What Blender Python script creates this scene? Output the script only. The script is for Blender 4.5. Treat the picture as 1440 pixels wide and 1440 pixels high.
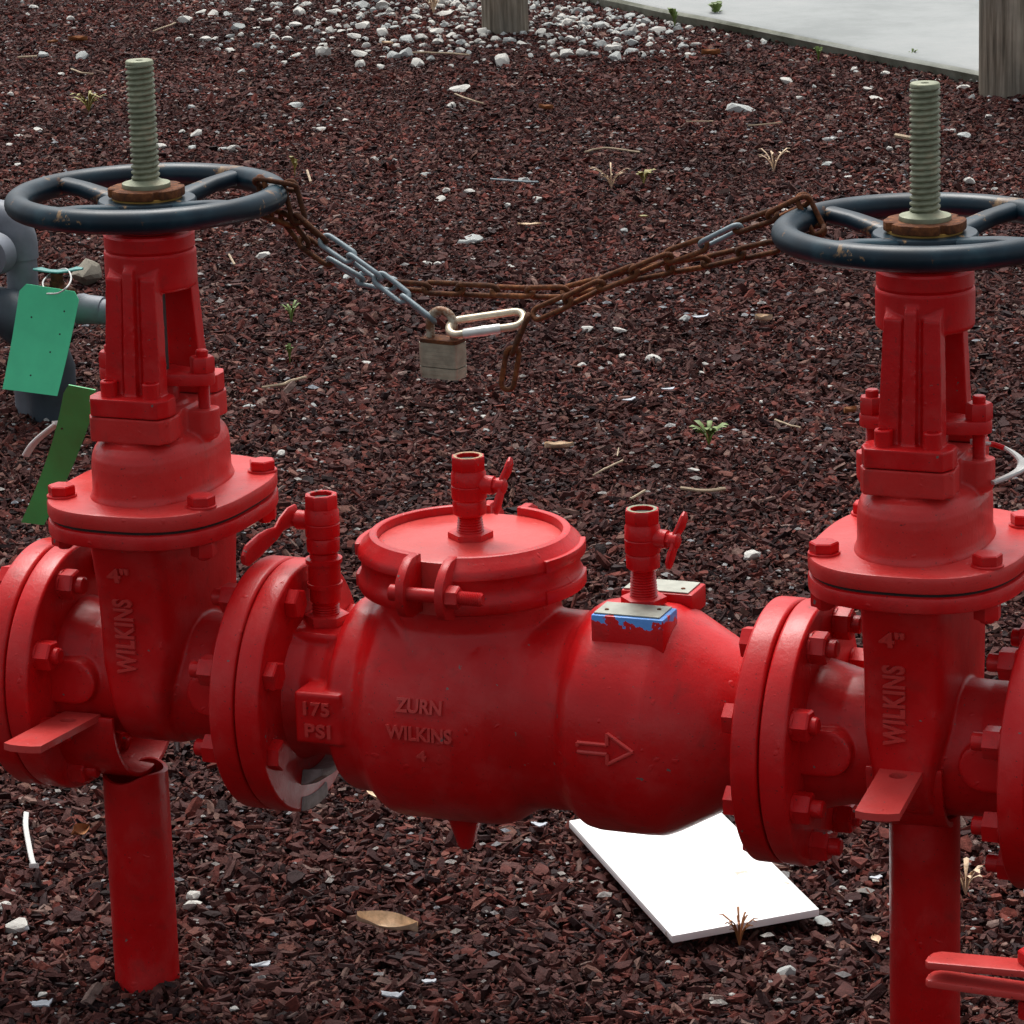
import bpy, bmesh, math, random
import numpy as np
from mathutils import Vector, Matrix, Euler, noise as mnoise

for o in list(bpy.data.objects): bpy.data.objects.remove(o)
SC = bpy.context.scene
COL = SC.collection
R = math.radians
PI = math.pi

# ------------------------------------------------------------------ camera
F_PX, YAW, PITCH, ROLL = 5292.76, 0.3787, 0.2676, -0.0314
CAM = Vector((1.5035, -2.9312, 1.3405))
_f = Vector((-math.sin(YAW)*math.cos(PITCH), math.cos(YAW)*math.cos(PITCH), -math.sin(PITCH)))
_r = _f.cross(Vector((0, 0, 1))).normalized(); _u = _r.cross(_f)
_r2 = _r*math.cos(ROLL) + _u*math.sin(ROLL); _u2 = _u*math.cos(ROLL) - _r*math.sin(ROLL)
cd = bpy.data.cameras.new('camera'); cam = bpy.data.objects.new('camera', cd); COL.objects.link(cam)
cd.sensor_width = 36; cd.lens = F_PX/1440*36; cd.clip_start = .05; cd.clip_end = 400
cam.matrix_world = Matrix(((_r2.x, _u2.x, -_f.x, CAM.x), (_r2.y, _u2.y, -_f.y, CAM.y), (_r2.z, _u2.z, -_f.z, CAM.z), (0, 0, 0, 1)))
SC.camera = cam
SC.render.resolution_x = SC.render.resolution_y = 1024

def ray(px, py): return _f + _r2*((px-720)/F_PX) - _u2*((py-720)/F_PX)
def at(px, py, z=0.0):            # point on a level plane seen at a photo pixel
    d = ray(px, py); return CAM + d*((z-CAM.z)/d.z)
def aty(px, py, y):               # point on a plane of constant depth y
    d = ray(px, py); return CAM + d*((y-CAM.y)/d.y)

# ------------------------------------------------------------------ light
SUN_EL, SUN_AZ = 62, -30           # azimuth from +Y (behind the valves) towards +X
w = bpy.data.worlds.new('World'); SC.world = w; w.use_nodes = True
nt = w.node_tree; nt.nodes.clear()
sky = nt.nodes.new('ShaderNodeTexSky'); sky.sky_type = 'NISHITA'; sky.sun_disc = False
sky.sun_elevation = R(SUN_EL); sky.sun_rotation = R(SUN_AZ); sky.air_density = 1.0; sky.dust_density = 5.0; sky.ozone_density = 1.0
hs = nt.nodes.new('ShaderNodeHueSaturation'); hs.inputs['Saturation'].default_value = .28
bg = nt.nodes.new('ShaderNodeBackground'); bg.inputs['Strength'].default_value = .095
wo = nt.nodes.new('ShaderNodeOutputWorld')
nt.links.new(sky.outputs[0], hs.inputs['Color']); nt.links.new(hs.outputs[0], bg.inputs[0]); nt.links.new(bg.outputs[0], wo.inputs[0])
sl = bpy.data.lights.new('sun', 'SUN'); sl.energy = 1.5; sl.angle = R(32); sl.color = (1, .97, .93)
so = bpy.data.objects.new('sun', sl); COL.objects.link(so)
_sd = Vector((math.sin(R(SUN_AZ))*math.cos(R(SUN_EL)), math.cos(R(SUN_AZ))*math.cos(R(SUN_EL)), math.sin(R(SUN_EL))))
so.rotation_euler = _sd.to_track_quat('Z', 'Y').to_euler(); so.location = (0, 0, 6)
SC.view_settings.view_transform = 'Standard'; SC.view_settings.look = 'None'
SC.view_settings.exposure = 1.0; SC.view_settings.gamma = 1.0; SC.view_settings.use_curve_mapping = False

# ------------------------------------------------------------------ materials
class NT:
    def __init__(s, name):
        s.m = bpy.data.materials.new(name); s.m.use_nodes = True; s.t = s.m.node_tree
        s.b = s.t.nodes['Principled BSDF']; s.co = s.n('ShaderNodeTexCoord').outputs['Object']
    def n(s, k, **kw):
        x = s.t.nodes.new(k)
        for a, b in kw.items(): setattr(x, a, b)
        return x
    def l(s, a, b): s.t.links.new(a, b)
    def noise(s, scale, detail=4, rough=.55, vec=None, dist=0):
        x = s.n('ShaderNodeTexNoise'); x.inputs['Scale'].default_value = scale; x.inputs['Detail'].default_value = detail
        x.inputs['Roughness'].default_value = rough; x.inputs['Distortion'].default_value = dist
        s.l(vec or s.co, x.inputs['Vector']); return x.outputs['Fac']
    def ramp(s, fac, stops):
        x = s.n('ShaderNodeValToRGB'); e = x.color_ramp.elements
        while len(e) < len(stops): e.new(.5)
        for i, (p, c) in enumerate(stops):
            e[i].position = p; e[i].color = (c, c, c, 1) if isinstance(c, (int, float)) else (*c, 1)
        s.l(fac, x.inputs[0]); return x.outputs[0]
    def mix(s, fac, a, b):
        x = s.n('ShaderNodeMix', data_type='RGBA')
        for v, i in ((fac, 0), (a, 6), (b, 7)):
            if isinstance(v, tuple): x.inputs[i].default_value = (*v, 1)
            elif isinstance(v, (int, float)): x.inputs[i].default_value = v
            else: s.l(v, x.inputs[i])
        return x.outputs[2]
    def math(s, op, a, b=0.):
        x = s.n('ShaderNodeMath', operation=op)
        for i, v in enumerate((a, b)):
            if isinstance(v, (int, float)): x.inputs[i].default_value = v
            else: s.l(v, x.inputs[i])
        return x.outputs[0]
    def bump(s, h, strength, dist=.002):
        x = s.n('ShaderNodeBump'); x.inputs['Strength'].default_value = strength; x.inputs['Distance'].default_value = dist
        s.l(h, x.inputs['Height'])
        if s.b.inputs['Normal'].links: s.l(s.b.inputs['Normal'].links[0].from_socket, x.inputs['Normal'])
        s.l(x.outputs[0], s.b.inputs['Normal']); return s
    def set(s, color=None, rough=None, metal=None, spec=None):
        for k, v in (('Base Color', color), ('Roughness', rough), ('Metallic', metal), ('Specular IOR Level', spec)):
            if v is None: continue
            if isinstance(v, tuple): s.b.inputs[k].default_value = (*v, 1)
            elif isinstance(v, (int, float)): s.b.inputs[k].default_value = v
            else: s.l(v, s.b.inputs[k])
        return s

def red_paint(name, blue=False, worn=0.0, fade_sheen=0.0):
    t = NT(name)
    base = t.ramp(t.noise(7, 5), [(.35, (.43, .003, .004)), (.52, (.53, .004, .006)), (.68, (.56, .010, .012))])
    chalk = t.ramp(t.noise(16, 6, .65), [(.48, 0.), (.70, .34)])
    c = t.mix(chalk, base, (.50, .075, .07))
    grime = t.ramp(t.noise(38, 8, .7, dist=.4), [(.55, 0.), (.72, .40)])
    c = t.mix(grime, c, (.10, .022, .018))
    if fade_sheen: c = t.mix(fade_sheen, c, (.62, .13, .11))  # paler pink mix: worn lettering, and sky sheen painted into upward parts
    speck = t.ramp(t.noise(420, 2, .5), [(.70, 0.), (.73, .8)])
    c = t.mix(speck, c, (.03, .02, .02))
    if worn:
        wm = t.ramp(t.noise(60, 6, .7), [(.58-worn*.2, 0.), (.62-worn*.2, 1.)])
        c = t.mix(wm, c, (.16, .13, .09))
    if blue:
        sp = t.n('ShaderNodeSeparateXYZ'); t.l(t.co, sp.inputs[0])
        zz = t.math('ADD', t.math('MULTIPLY', sp.outputs['Z'], 28.), t.math('MULTIPLY', t.noise(75, 5, .6), 1.7))
        xx = t.math('MULTIPLY', t.math('ABSOLUTE', t.math('SUBTRACT', sp.outputs['X'], .006)), -5.)
        bm_ = t.ramp(t.math('ADD', zz, xx), [(.63, 0.), (.645, 1.)])
        c = t.mix(bm_, c, (.10, .30, .72))
    rg = t.ramp(t.noise(22, 5), [(.35, .28), (.65, .46)])
    chipm = t.ramp(t.noise(85, 3, .6), [(.715, 0.), (.725, 1.)]); c = t.mix(chipm, c, (.16, .11, .10))
    t.bump(chipm, -.4, .0008)
    t.set(c, rg, spec=.30); t.bump(t.noise(48, 4), .4, .0014); t.bump(t.noise(380, 3), .22, .0007)
    blob = t.ramp(t.noise(110, 1, .3), [(.74, 0.), (.80, 1.)]); t.bump(blob, .4, .0010)
    return t.m
RED = red_paint('red paint'); RED_BLUE = red_paint('red paint over blue', blue=True); RED_WORN = red_paint('worn red paint', worn=.35); RED_FADE = red_paint('faded red paint', fade_sheen=.26); RED_DUST_SHEEN = red_paint('chalky red with painted sky sheen', fade_sheen=.36); RED_TOP_SHEEN = red_paint('lightly chalky red with painted sky sheen', fade_sheen=.16)  # lid, tab, bar and bonnet reds: chalky fade plus pink sky sheen painted in

def rust_mat(name, dark=1.0):
    t = NT(name)
    c = t.ramp(t.noise(140, 6, .7), [(.3, (.035*dark, .014*dark, .008*dark)), (.52, (.12*dark, .040*dark, .014*dark)), (.72, (.26*dark, .095*dark, .030*dark))])
    t.set(c, .85, spec=.25); t.bump(t.noise(500, 4), .5, .001); return t.m
RUST = rust_mat('rust'); RUST_D = rust_mat('dark rust', .6)
def wheel_mat():
    t = NT('navy wheel paint')
    c = t.ramp(t.noise(24, 5), [(.35, (.002, .011, .019)), (.55, (.003, .018, .030)), (.70, (.012, .042, .058))])
    ch = t.ramp(t.noise(30, 7, .7, dist=.3), [(.605, 0.), (.622, 1.)])
    rc = t.ramp(t.noise(200, 4), [(.35, (.05, .02, .012)), (.65, (.22, .14, .07))])
    c = t.mix(ch, c, rc)
    rg = t.ramp(t.noise(18, 5), [(.3, .30), (.7, .50)])
    t.set(c, rg, spec=.30); t.bump(ch, -.3, .001); t.bump(t.noise(90, 4), .15, .001); return t.m
WHEEL = wheel_mat()
def stem_mat():
    t = NT('weathered bronze')
    c = t.ramp(t.noise(60, 5), [(.3, (.15, .16, .10)), (.55, (.24, .26, .17)), (.75, (.34, .31, .20))])
    t.set(c, .6, .15); t.bump(t.noise(400, 3), .2, .0006); return t.m
BRONZE = stem_mat()
def plain(name, col, rough=.6, metal=0., var=.25, scale=60, bump=.15, spec=.5, bs=200):
    t = NT(name); d = tuple(x*(1-var) for x in col); u = tuple(min(1, x*(1+var)) for x in col)
    t.set(t.ramp(t.noise(scale, 5), [(.3, d), (.5, col), (.72, u)]), rough, metal, spec)
    if bump: t.bump(t.noise(bs, 4), bump, .001)
    return t.m
GASKET = plain('dark gasket', (.02, .017, .016), .8)
STEEL_D = plain('dark steel', (.045, .042, .04), .5, .5)
BORE = plain('dark brass bore', (.05, .05, .042), .5, .5)
BRASS_W = plain('worn brass', (.30, .19, .10), .55, .3, .5, 150)
GALV = plain('galvanised steel', (.17, .215, .235), .55, .2, .3, 120)
LOCKM = plain('laminated steel', (.34, .31, .23), .5, .35, .3, 90)
PLATE = plain('aluminium plate', (.30, .31, .26), .5, .35, .2, 60)
YELLOW = plain('yellowed gasket', (.42, .24, .05), .7)
BAREM = plain('bare cast iron', (.23, .20, .19), .55, .2, .5, 70, .5)
WHITE_P = plain('white plastic', (.48, .48, .46), .5, 0, .08)
PAPERW = plain('white board', (.84, .84, .83), .5, 0, .03, 20, .05)
GREEN_T = plain('green card', (.09, .74, .37), .55, 0, .06, 30, 0)
GREEN_D = plain('dark green card', (.006, .40, .10), .5, 0, .3, 14, 0)
PVC = plain('grey weathered pipe', (.14, .155, .18), .55, 0, .25, 25, .1)
PVC_D = plain('dark grey fitting', (.035, .05, .065), .5, 0, .3, 25, .1)
TEAL = plain('teal handle', (.04, .20, .18), .55, 0, .3, 60)
STONE = plain('white limestone', (.50, .49, .45), .9, 0, .2, 45, .6, .2, 120)
STONE_G = plain('grey limestone', (.36, .375, .36), .9, 0, .25, 45, .6, .2, 120)
ROCK = plain('brown rock', (.22, .20, .16), .9, 0, .35, 40, .6, .2, 80)
LEAF_TAN = plain('dry tan leaf', (.58, .44, .30), .8, 0, .35, 120, .6, .2, 320)
LEAF_OR = plain('dry orange leaf', (.26, .10, .03), .7, 0, .35, 60, .3)
LEAF_GR = plain('weed green', (.11, .17, .03), .6, 0, .3, 80, .2)
LEAF_YE = plain('weed yellow', (.22, .19, .04), .6, 0, .3, 80, .2)
TWIG = plain('dry twig', (.34, .26, .17), .8, 0, .3, 60, .3)
def chip_mat(name, stops, off):
    t = NT(name)
    g = t.n('ShaderNodeNewGeometry'); oi = t.n('ShaderNodeObjectInfo')
    h = t.math('FRACT', t.math('ADD', g.outputs['Random Per Island'], t.math('MULTIPLY', oi.outputs['Random'], off)))
    c = t.ramp(h, stops)
    c = t.mix(t.ramp(t.noise(150, 4, .7), [(.35, .55), (.7, 0.)]), c, (.006, .004, .004))
    gp = t.n('ShaderNodeNewGeometry').outputs['Position']
    c = t.mix(t.ramp(t.noise(1.7, 4, .6, gp), [(.38, .45), (.6, 0.)]), c, (.030, .014, .013))   # damper patches of the bed
    t.set(c, t.ramp(h, [(0, .6), (1, .9)]), spec=.09); t.bump(t.noise(200, 5, .7), .9, .002); return t.m
CHIP = chip_mat('mulch chip', [(0, (.012, .0060, .0065)), (.13, (.030, .0130, .0135)), (.30, (.074, .0235, .0205)), (.50, (.118, .0410, .0350)),
                               (.66, (.150, .075, .064)), (.78, (.150, .034, .025)), (.88, (.23, .064, .048)), (.95, (.26, .140, .108)), (1, (.32, .23, .20))], 7.3)
SHELL = chip_mat('shell fragments', [(0, (.42, .42, .42)), (.5, (.48, .46, .42)), (.8, (.28, .31, .35)), (1, (.55, .54, .52))], 3.1)
def ground_mat():
    t = NT('mulch bed')
    c = t.ramp(t.noise(90, 8, .7), [(.3, (.005, .0035, .0035)), (.5, (.014, .008, .007)), (.7, (.03, .016, .013))])
    t.set(c, .8); t.bump(t.noise(120, 6, .7), 1., .01); return t.m
GROUND = ground_mat()
def concrete_mat():
    t = NT('pale concrete')
    c = t.ramp(t.noise(2.2, 9, .68), [(.38, (.22, .235, .23)), (.5, (.265, .28, .275)), (.62, (.295, .305, .30))])
    c = t.mix(t.ramp(t.noise(40, 5, .7), [(.60, 0.), (.75, .35)]), c, (.24, .25, .23))
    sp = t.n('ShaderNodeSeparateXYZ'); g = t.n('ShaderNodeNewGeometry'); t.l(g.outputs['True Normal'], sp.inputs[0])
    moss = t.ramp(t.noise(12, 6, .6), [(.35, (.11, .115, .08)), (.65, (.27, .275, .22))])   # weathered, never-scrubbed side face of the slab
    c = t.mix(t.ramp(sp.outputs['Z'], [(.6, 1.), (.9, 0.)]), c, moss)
    t.set(c, .85, spec=.3); t.bump(t.noise(180, 5), .3, .003); return t.m
CONCRETE = concrete_mat()
def wood_mat():
    t = NT('weathered wood'); mp = t.n('ShaderNodeMapping'); mp.inputs['Scale'].default_value = (1, 1, .05); t.l(t.co, mp.inputs[0])
    c = t.ramp(t.noise(75, 6, .65, mp.outputs[0]), [(.36, (.10, .082, .060)), (.5, (.24, .20, .15)), (.64, (.38, .33, .26))])
    c = t.mix(t.ramp(t.noise(9, 4), [(.4, 0.), (.7, .5)]), c, (.11, .115, .10))
    t.set(c, .9, spec=.2); t.bump(t.noise(75, 6, .65, mp.outputs[0]), .8, .004); return t.m
WOOD = wood_mat()

# ------------------------------------------------------------------ mesh helpers
def new_bm(): return bmesh.new()
def ring_faces(bm, rings, close=True, cap0=True, cap1=True):
    n = len(rings[0])
    for a, b in zip(rings, rings[1:]):
        for i in range(n if close else n-1):
            j = (i+1) % n
            bm.faces.new((a[i], a[j], b[j], b[i]))
    if cap0: bm.faces.new(list(reversed(rings[0])))
    if cap1: bm.faces.new(rings[-1])
AX = {'z': lambda r, t, h: (r*math.cos(t), r*math.sin(t), h), 'x': lambda r, t, h: (h, r*math.cos(t), r*math.sin(t)), 'y': lambda r, t, h: (r*math.sin(t), h, r*math.cos(t))}
def lathe(bm, prof, axis='z', c=(0, 0, 0), seg=48, a0=0., a1=None, cap=True, rot=0.):
    """prof = [(h, r)...] along the axis; closed solid when cap"""
    full = a1 is None; n = seg if full else seg+1
    rings = []
    for h, r in prof:
        rings.append([bm.verts.new(Vector(AX[axis](r, rot + (2*PI*i/seg if full else a0+(a1-a0)*i/seg), h)) + Vector(c)) for i in range(n)])
    ring_faces(bm, rings, full, cap and full, cap and full); return rings
def solid_ring(bm, prof, axis='z', c=(0, 0, 0), seg=64, a0=0., a1=None):
    """closed (h, r) section swept round the axis, whole or an arc"""
    full = a1 is None; n = seg if full else seg+1; cols = []
    for i in range(n):
        t = 2*PI*i/seg if full else a0+(a1-a0)*i/seg
        cols.append([bm.verts.new(Vector(AX[axis](r, t, h)) + Vector(c)) for h, r in prof])
    m = len(prof)
    for i in range(n if full else n-1):
        a, b = cols[i], cols[(i+1) % n]
        for k in range(m): bm.faces.new((a[k], a[(k+1) % m], b[(k+1) % m], b[k]))
    if not full: bm.faces.new(cols[0]); bm.faces.new(list(reversed(cols[-1])))
def prism(bm, pts, h0, h1, axis='z', c=(0, 0, 0)):
    def P(p, h):
        a, b = p
        return Vector({'z': (a, b, h), 'x': (h, a, b), 'y': (a, h, b)}[axis]) + Vector(c)
    rings = [[bm.verts.new(P(p, h)) for p in pts] for h in (h0, h1)]
    ring_faces(bm, rings)
def hexa(bm, af, h0, h1, axis='z', c=(0, 0, 0), rot=0., ch=.12, n=6):
    r = af/2/math.cos(PI/n); d = (h1-h0)*ch
    lathe(bm, [(h0, r*.97), (h0+d, r), (h1-d, r), (h1, r*.9)], axis, c, n, rot=rot)
def sup(ax, ay, n, seg=64, rot=0):
    o = []
    for i in range(seg):
        t = 2*PI*i/seg; c, s = math.cos(t), math.sin(t)
        o.append((ax*math.copysign(abs(c)**(2/n), c), ay*math.copysign(abs(s)**(2/n), s)))
    return o
def loft(bm, secs, n=2.3, seg=64, c=(0, 0, 0)):
    """secs = [(z, ax, ay)] stacked rounded sections"""
    rings = [[bm.verts.new(Vector((x, y, z)) + Vector(c)) for x, y in sup(ax, ay, n, seg)] for z, ax, ay in secs]
    ring_faces(bm, rings)
def box(bm, x0, x1, y0, y1, z0, z1):
    prism(bm, [(x0, y0), (x1, y0), (x1, y1), (x0, y1)], z0, z1)
def sweep(bm, pts, rad, seg=10, closed=False, n=2., up=None):
    """tube through pts; rad = number or list of (half width, half height)"""
    pts = [Vector(p) for p in pts]; m = len(pts); rings = []
    ref = Vector(up) if up else Vector((.13, .31, .94)).normalized()
    for i, p in enumerate(pts):
        a = pts[(i-1) % m] if closed or i else p; b = pts[(i+1) % m] if closed or i < m-1 else p
        t = (b-a).normalized()
        s = t.cross(ref)
        if s.length < 1e-4: s = t.cross(Vector((1, 0, 0)))
        s.normalize(); u = s.cross(t)
        rx, ry = (rad, rad) if isinstance(rad, (int, float)) else (rad[i] if not isinstance(rad[i], (int, float)) else (rad[i], rad[i]))
        rings.append([bm.verts.new(p + s*x + u*y) for x, y in sup(rx, ry, n, seg)])
    if closed:
        k = len(rings)
        for i in range(k):
            A, B = rings[i], rings[(i+1) % k]
            for j in range(seg): bm.faces.new((A[j], A[(j+1) % seg], B[(j+1) % seg], B[j]))
    else: ring_faces(bm, rings)
def smooth_path(pts, k=5):
    P = [Vector(p) for p in pts]; out = []
    for i in range(len(P)-1):
        a, b, c, d = P[max(0, i-1)], P[i], P[i+1], P[min(len(P)-1, i+2)]
        for j in range(k):
            u = j/k; out.append(.5*((2*b) + (c-a)*u + (2*a-5*b+4*c-d)*u*u + (3*b-a-3*c+d)*u**3))
    return out + [P[-1]]
def temp_eval(me, mods):
    o = bpy.data.objects.new('temp', me); COL.objects.link(o)
    for k, kw in mods:
        m = o.modifiers.new(k, k)
        for a, b in kw.items(): setattr(m, a, b)
    r = bpy.data.meshes.new_from_object(o.evaluated_get(bpy.context.evaluated_depsgraph_get()))
    bpy.data.objects.remove(o); return r
def to_mesh(bm, name):
    bmesh.ops.recalc_face_normals(bm, faces=bm.faces)
    me = bpy.data.meshes.new(name); bm.to_mesh(me); bm.free(); return me
def bake(bm, name, voxel=None, smooth=3, bevel=None, angle=32, extra=None):
    """cast parts: melt the pieces into one skin (voxel), or ease the edges (bevel)"""
    me = to_mesh(bm, name); mods = []
    if voxel: mods += [('REMESH', dict(mode='VOXEL', voxel_size=voxel)), ('SMOOTH', dict(factor=.5, iterations=smooth))]
    if bevel: mods += [('BEVEL', dict(width=bevel, segments=2, limit_method='ANGLE', angle_limit=R(40), use_clamp_overlap=True))]
    if mods: me = temp_eval(me, mods)
    me.name = name
    for p in me.polygons: p.use_smooth = True
    me.set_sharp_from_angle(angle=R(angle if not voxel else 60))
    return me
def add(name, me, mat, parent=None, loc=(0, 0, 0), rot=(0, 0, 0), scale=None):
    if not me.materials: me.materials.append(mat)
    o = bpy.data.objects.new(name, me); COL.objects.link(o); o.location = loc; o.rotation_euler = rot
    if scale: o.scale = scale
    if parent: o.parent = parent
    return o
def tag(o, label=None, cat=None, group=None, kind=None):
    for k, v in (('label', label), ('category', cat), ('group', group), ('kind', kind)):
        if v: o[k] = v
    return o
def thing(name, label, cat, loc=(0, 0, 0), rotz=0., group=None):
    o = bpy.data.objects.new(name, None); COL.objects.link(o); o.location = loc; o.rotation_euler = (0, 0, rotz); o.empty_display_size = .05
    return tag(o, label, cat, group)
def copy_tree(o, parent=None):
    c = o.copy(); COL.objects.link(c)
    if parent: c.parent = parent
    for ch in list(o.children): copy_tree(ch, c)
    return c
def text_mesh(s, wd, ht, deep=.0014, spacing=1.0):
    cu = bpy.data.curves.new('t', 'FONT'); cu.body = s; cu.size = .03; cu.extrude = deep/2; cu.offset = .0007; cu.bevel_depth = .0003; cu.bevel_resolution = 1; cu.resolution_u = 4
    cu.space_character = spacing
    o = bpy.data.objects.new('t', cu); COL.objects.link(o)
    me = bpy.data.meshes.new_from_object(o.evaluated_get(bpy.context.evaluated_depsgraph_get())); bpy.data.objects.remove(o)
    v = np.array([x.co[:] for x in me.vertices]); lo, hi = v[:, :2].min(0), v[:, :2].max(0)
    v[:, :2] = (v[:, :2]-(lo+hi)/2)/(hi-lo)*[wd, ht]
    me.vertices.foreach_set('co', v.ravel()); return me
def remap(me, fn):
    for v in me.vertices: v.co = fn(*v.co)
    me.update(); return me
def join(meshes, name):
    bm = new_bm()
    for m in meshes: bm.from_mesh(m)
    me = bpy.data.meshes.new(name); bm.to_mesh(me); bm.free()
    for p in me.polygons: p.use_smooth = True
    me.set_sharp_from_angle(angle=R(35)); return me

# ------------------------------------------------------------------ setting: ground, path, posts
g = new_bm()
bmesh.ops.create_grid(g, x_segments=2, y_segments=2, size=60)
for v in g.verts: v.co.z = -.017
ground = add('ground', bake(g, 'ground'), GROUND); tag(ground, kind='structure')
E0, E1 = at(870, -2, .03), at(1376, 99, .03)
ed = (E1-E0); ed.z = 0; ed.normalize(); en = Vector((-ed.y, ed.x, 0))   # en points away from the camera
pa, pb = E0-ed*14, E1+ed*12
g = new_bm()
rings = []
edge_n = 130
for prof in ((0.012, -.02), (0.004, .002), (-.002, .018), (.006, .026), (.020, .0305), (.25, .032), (30, .032)):
    rings.append([g.verts.new(pa.lerp(pb, i/edge_n)*1.0 + en*(prof[0] + (.016*mnoise.noise(Vector((i*.9, 3, 0))) + .012*mnoise.noise(Vector((i*.31, prof[1]*40, 4))) if prof[0] < .2 else 0)) + Vector((0, 0, prof[1]-pa.lerp(pb, i/edge_n).z))) for i in range(edge_n+1)])
ring_faces(g, rings, False, False, False)
slab = add('concrete_path', bake(g, 'concrete_path', angle=30), CONCRETE); tag(slab, kind='structure')

def post(px, py, r, label):
    p = at(px, py); b = new_bm(); prof = [(-.05, r*1.0), (.02, r*.995), (.3, r*.99), (.7, r*.985), (1.1, r*.98), (1.125, r*.9), (1.13, r*.5)]
    rings = lathe(b, prof, seg=40)
    for rg in rings:
        for v in rg:
            k = 1+.02*mnoise.noise(Vector((v.co.x*18, v.co.y*18, v.co.z*.6+px))); v.co.x *= k; v.co.y *= k
    o = add('wooden_post', bake(b, 'wooden_post', angle=40), WOOD, loc=(p.x, p.y, 0)); tag(o, label, 'post', 'weathered round posts beside the concrete path'); return o
post(711, 44, .0595, 'weathered grey round wooden post standing among the heaped white stones')
post(1425, 130, .077, 'weathered grey wooden post at the pale concrete edge in the top right corner')

# ------------------------------------------------------------------ gate valve
ZC, A, VL = .2994, .1135, .7073          # pipe axis height, half face-to-face, distance between the two valves
def slot(cx, cz, r, xo):
    """round-ended boss outline in (x, z), running to x = xo"""
    s = 1 if xo > cx else -1
    arc = [(cx - s*r*math.cos(t), cz + r*math.sin(t)) for t in np.linspace(-PI/2, PI/2, 14)]
    return [(xo, cz-r)] + arc + [(xo, cz+r)]
def pipe_flange(x0, x1, r=.1143):
    b = new_bm(); lathe(b, [(x0, .057), (x0, r-.002), (x0+.002, r), (x1-.002, r), (x1, r-.002), (x1, .057)], 'x', (0, 0, ZC), 96); return b
def bolt_parts(parent, x_head, x_nut, s, ang, k=0):
    """flange bolt through a joint: hex head at x_head, nut + stud end at x_nut; s = direction head -> nut"""
    y, z = .09525*math.cos(ang), ZC + .09525*math.sin(ang)
    b = new_bm(); c = (0, y, z); rr = random.uniform(0, PI/3)
    e = x_nut + s*(.024 + random.uniform(-.003, .003))
    lathe(b, [(min(x_head, e), .0068), (min(x_head, e)+.001, .0078), (max(x_head, e)-.0015, .0078), (max(x_head, e), .006)], 'x', c, 14)
    h0, h1 = sorted((x_head, x_head - s*.0105)); hexa(b, .0245, h0, h1, 'x', c, rr)
    o = add('flange_bolt', bake(b, 'flange_bolt'), RED, parent)
    b = new_bm(); h0, h1 = sorted((x_nut, x_nut + s*.0155)); hexa(b, .0245, h0, h1, 'x', c, rr+.3)
    lathe(b, [(x_nut, .0135), (x_nut + s*.0022, .0135)] if s > 0 else [(x_nut + s*.0022, .0135), (x_nut, .0135)], 'x', c, 20)
    add('nut', bake(b, 'nut'), RED, o); return o

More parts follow.
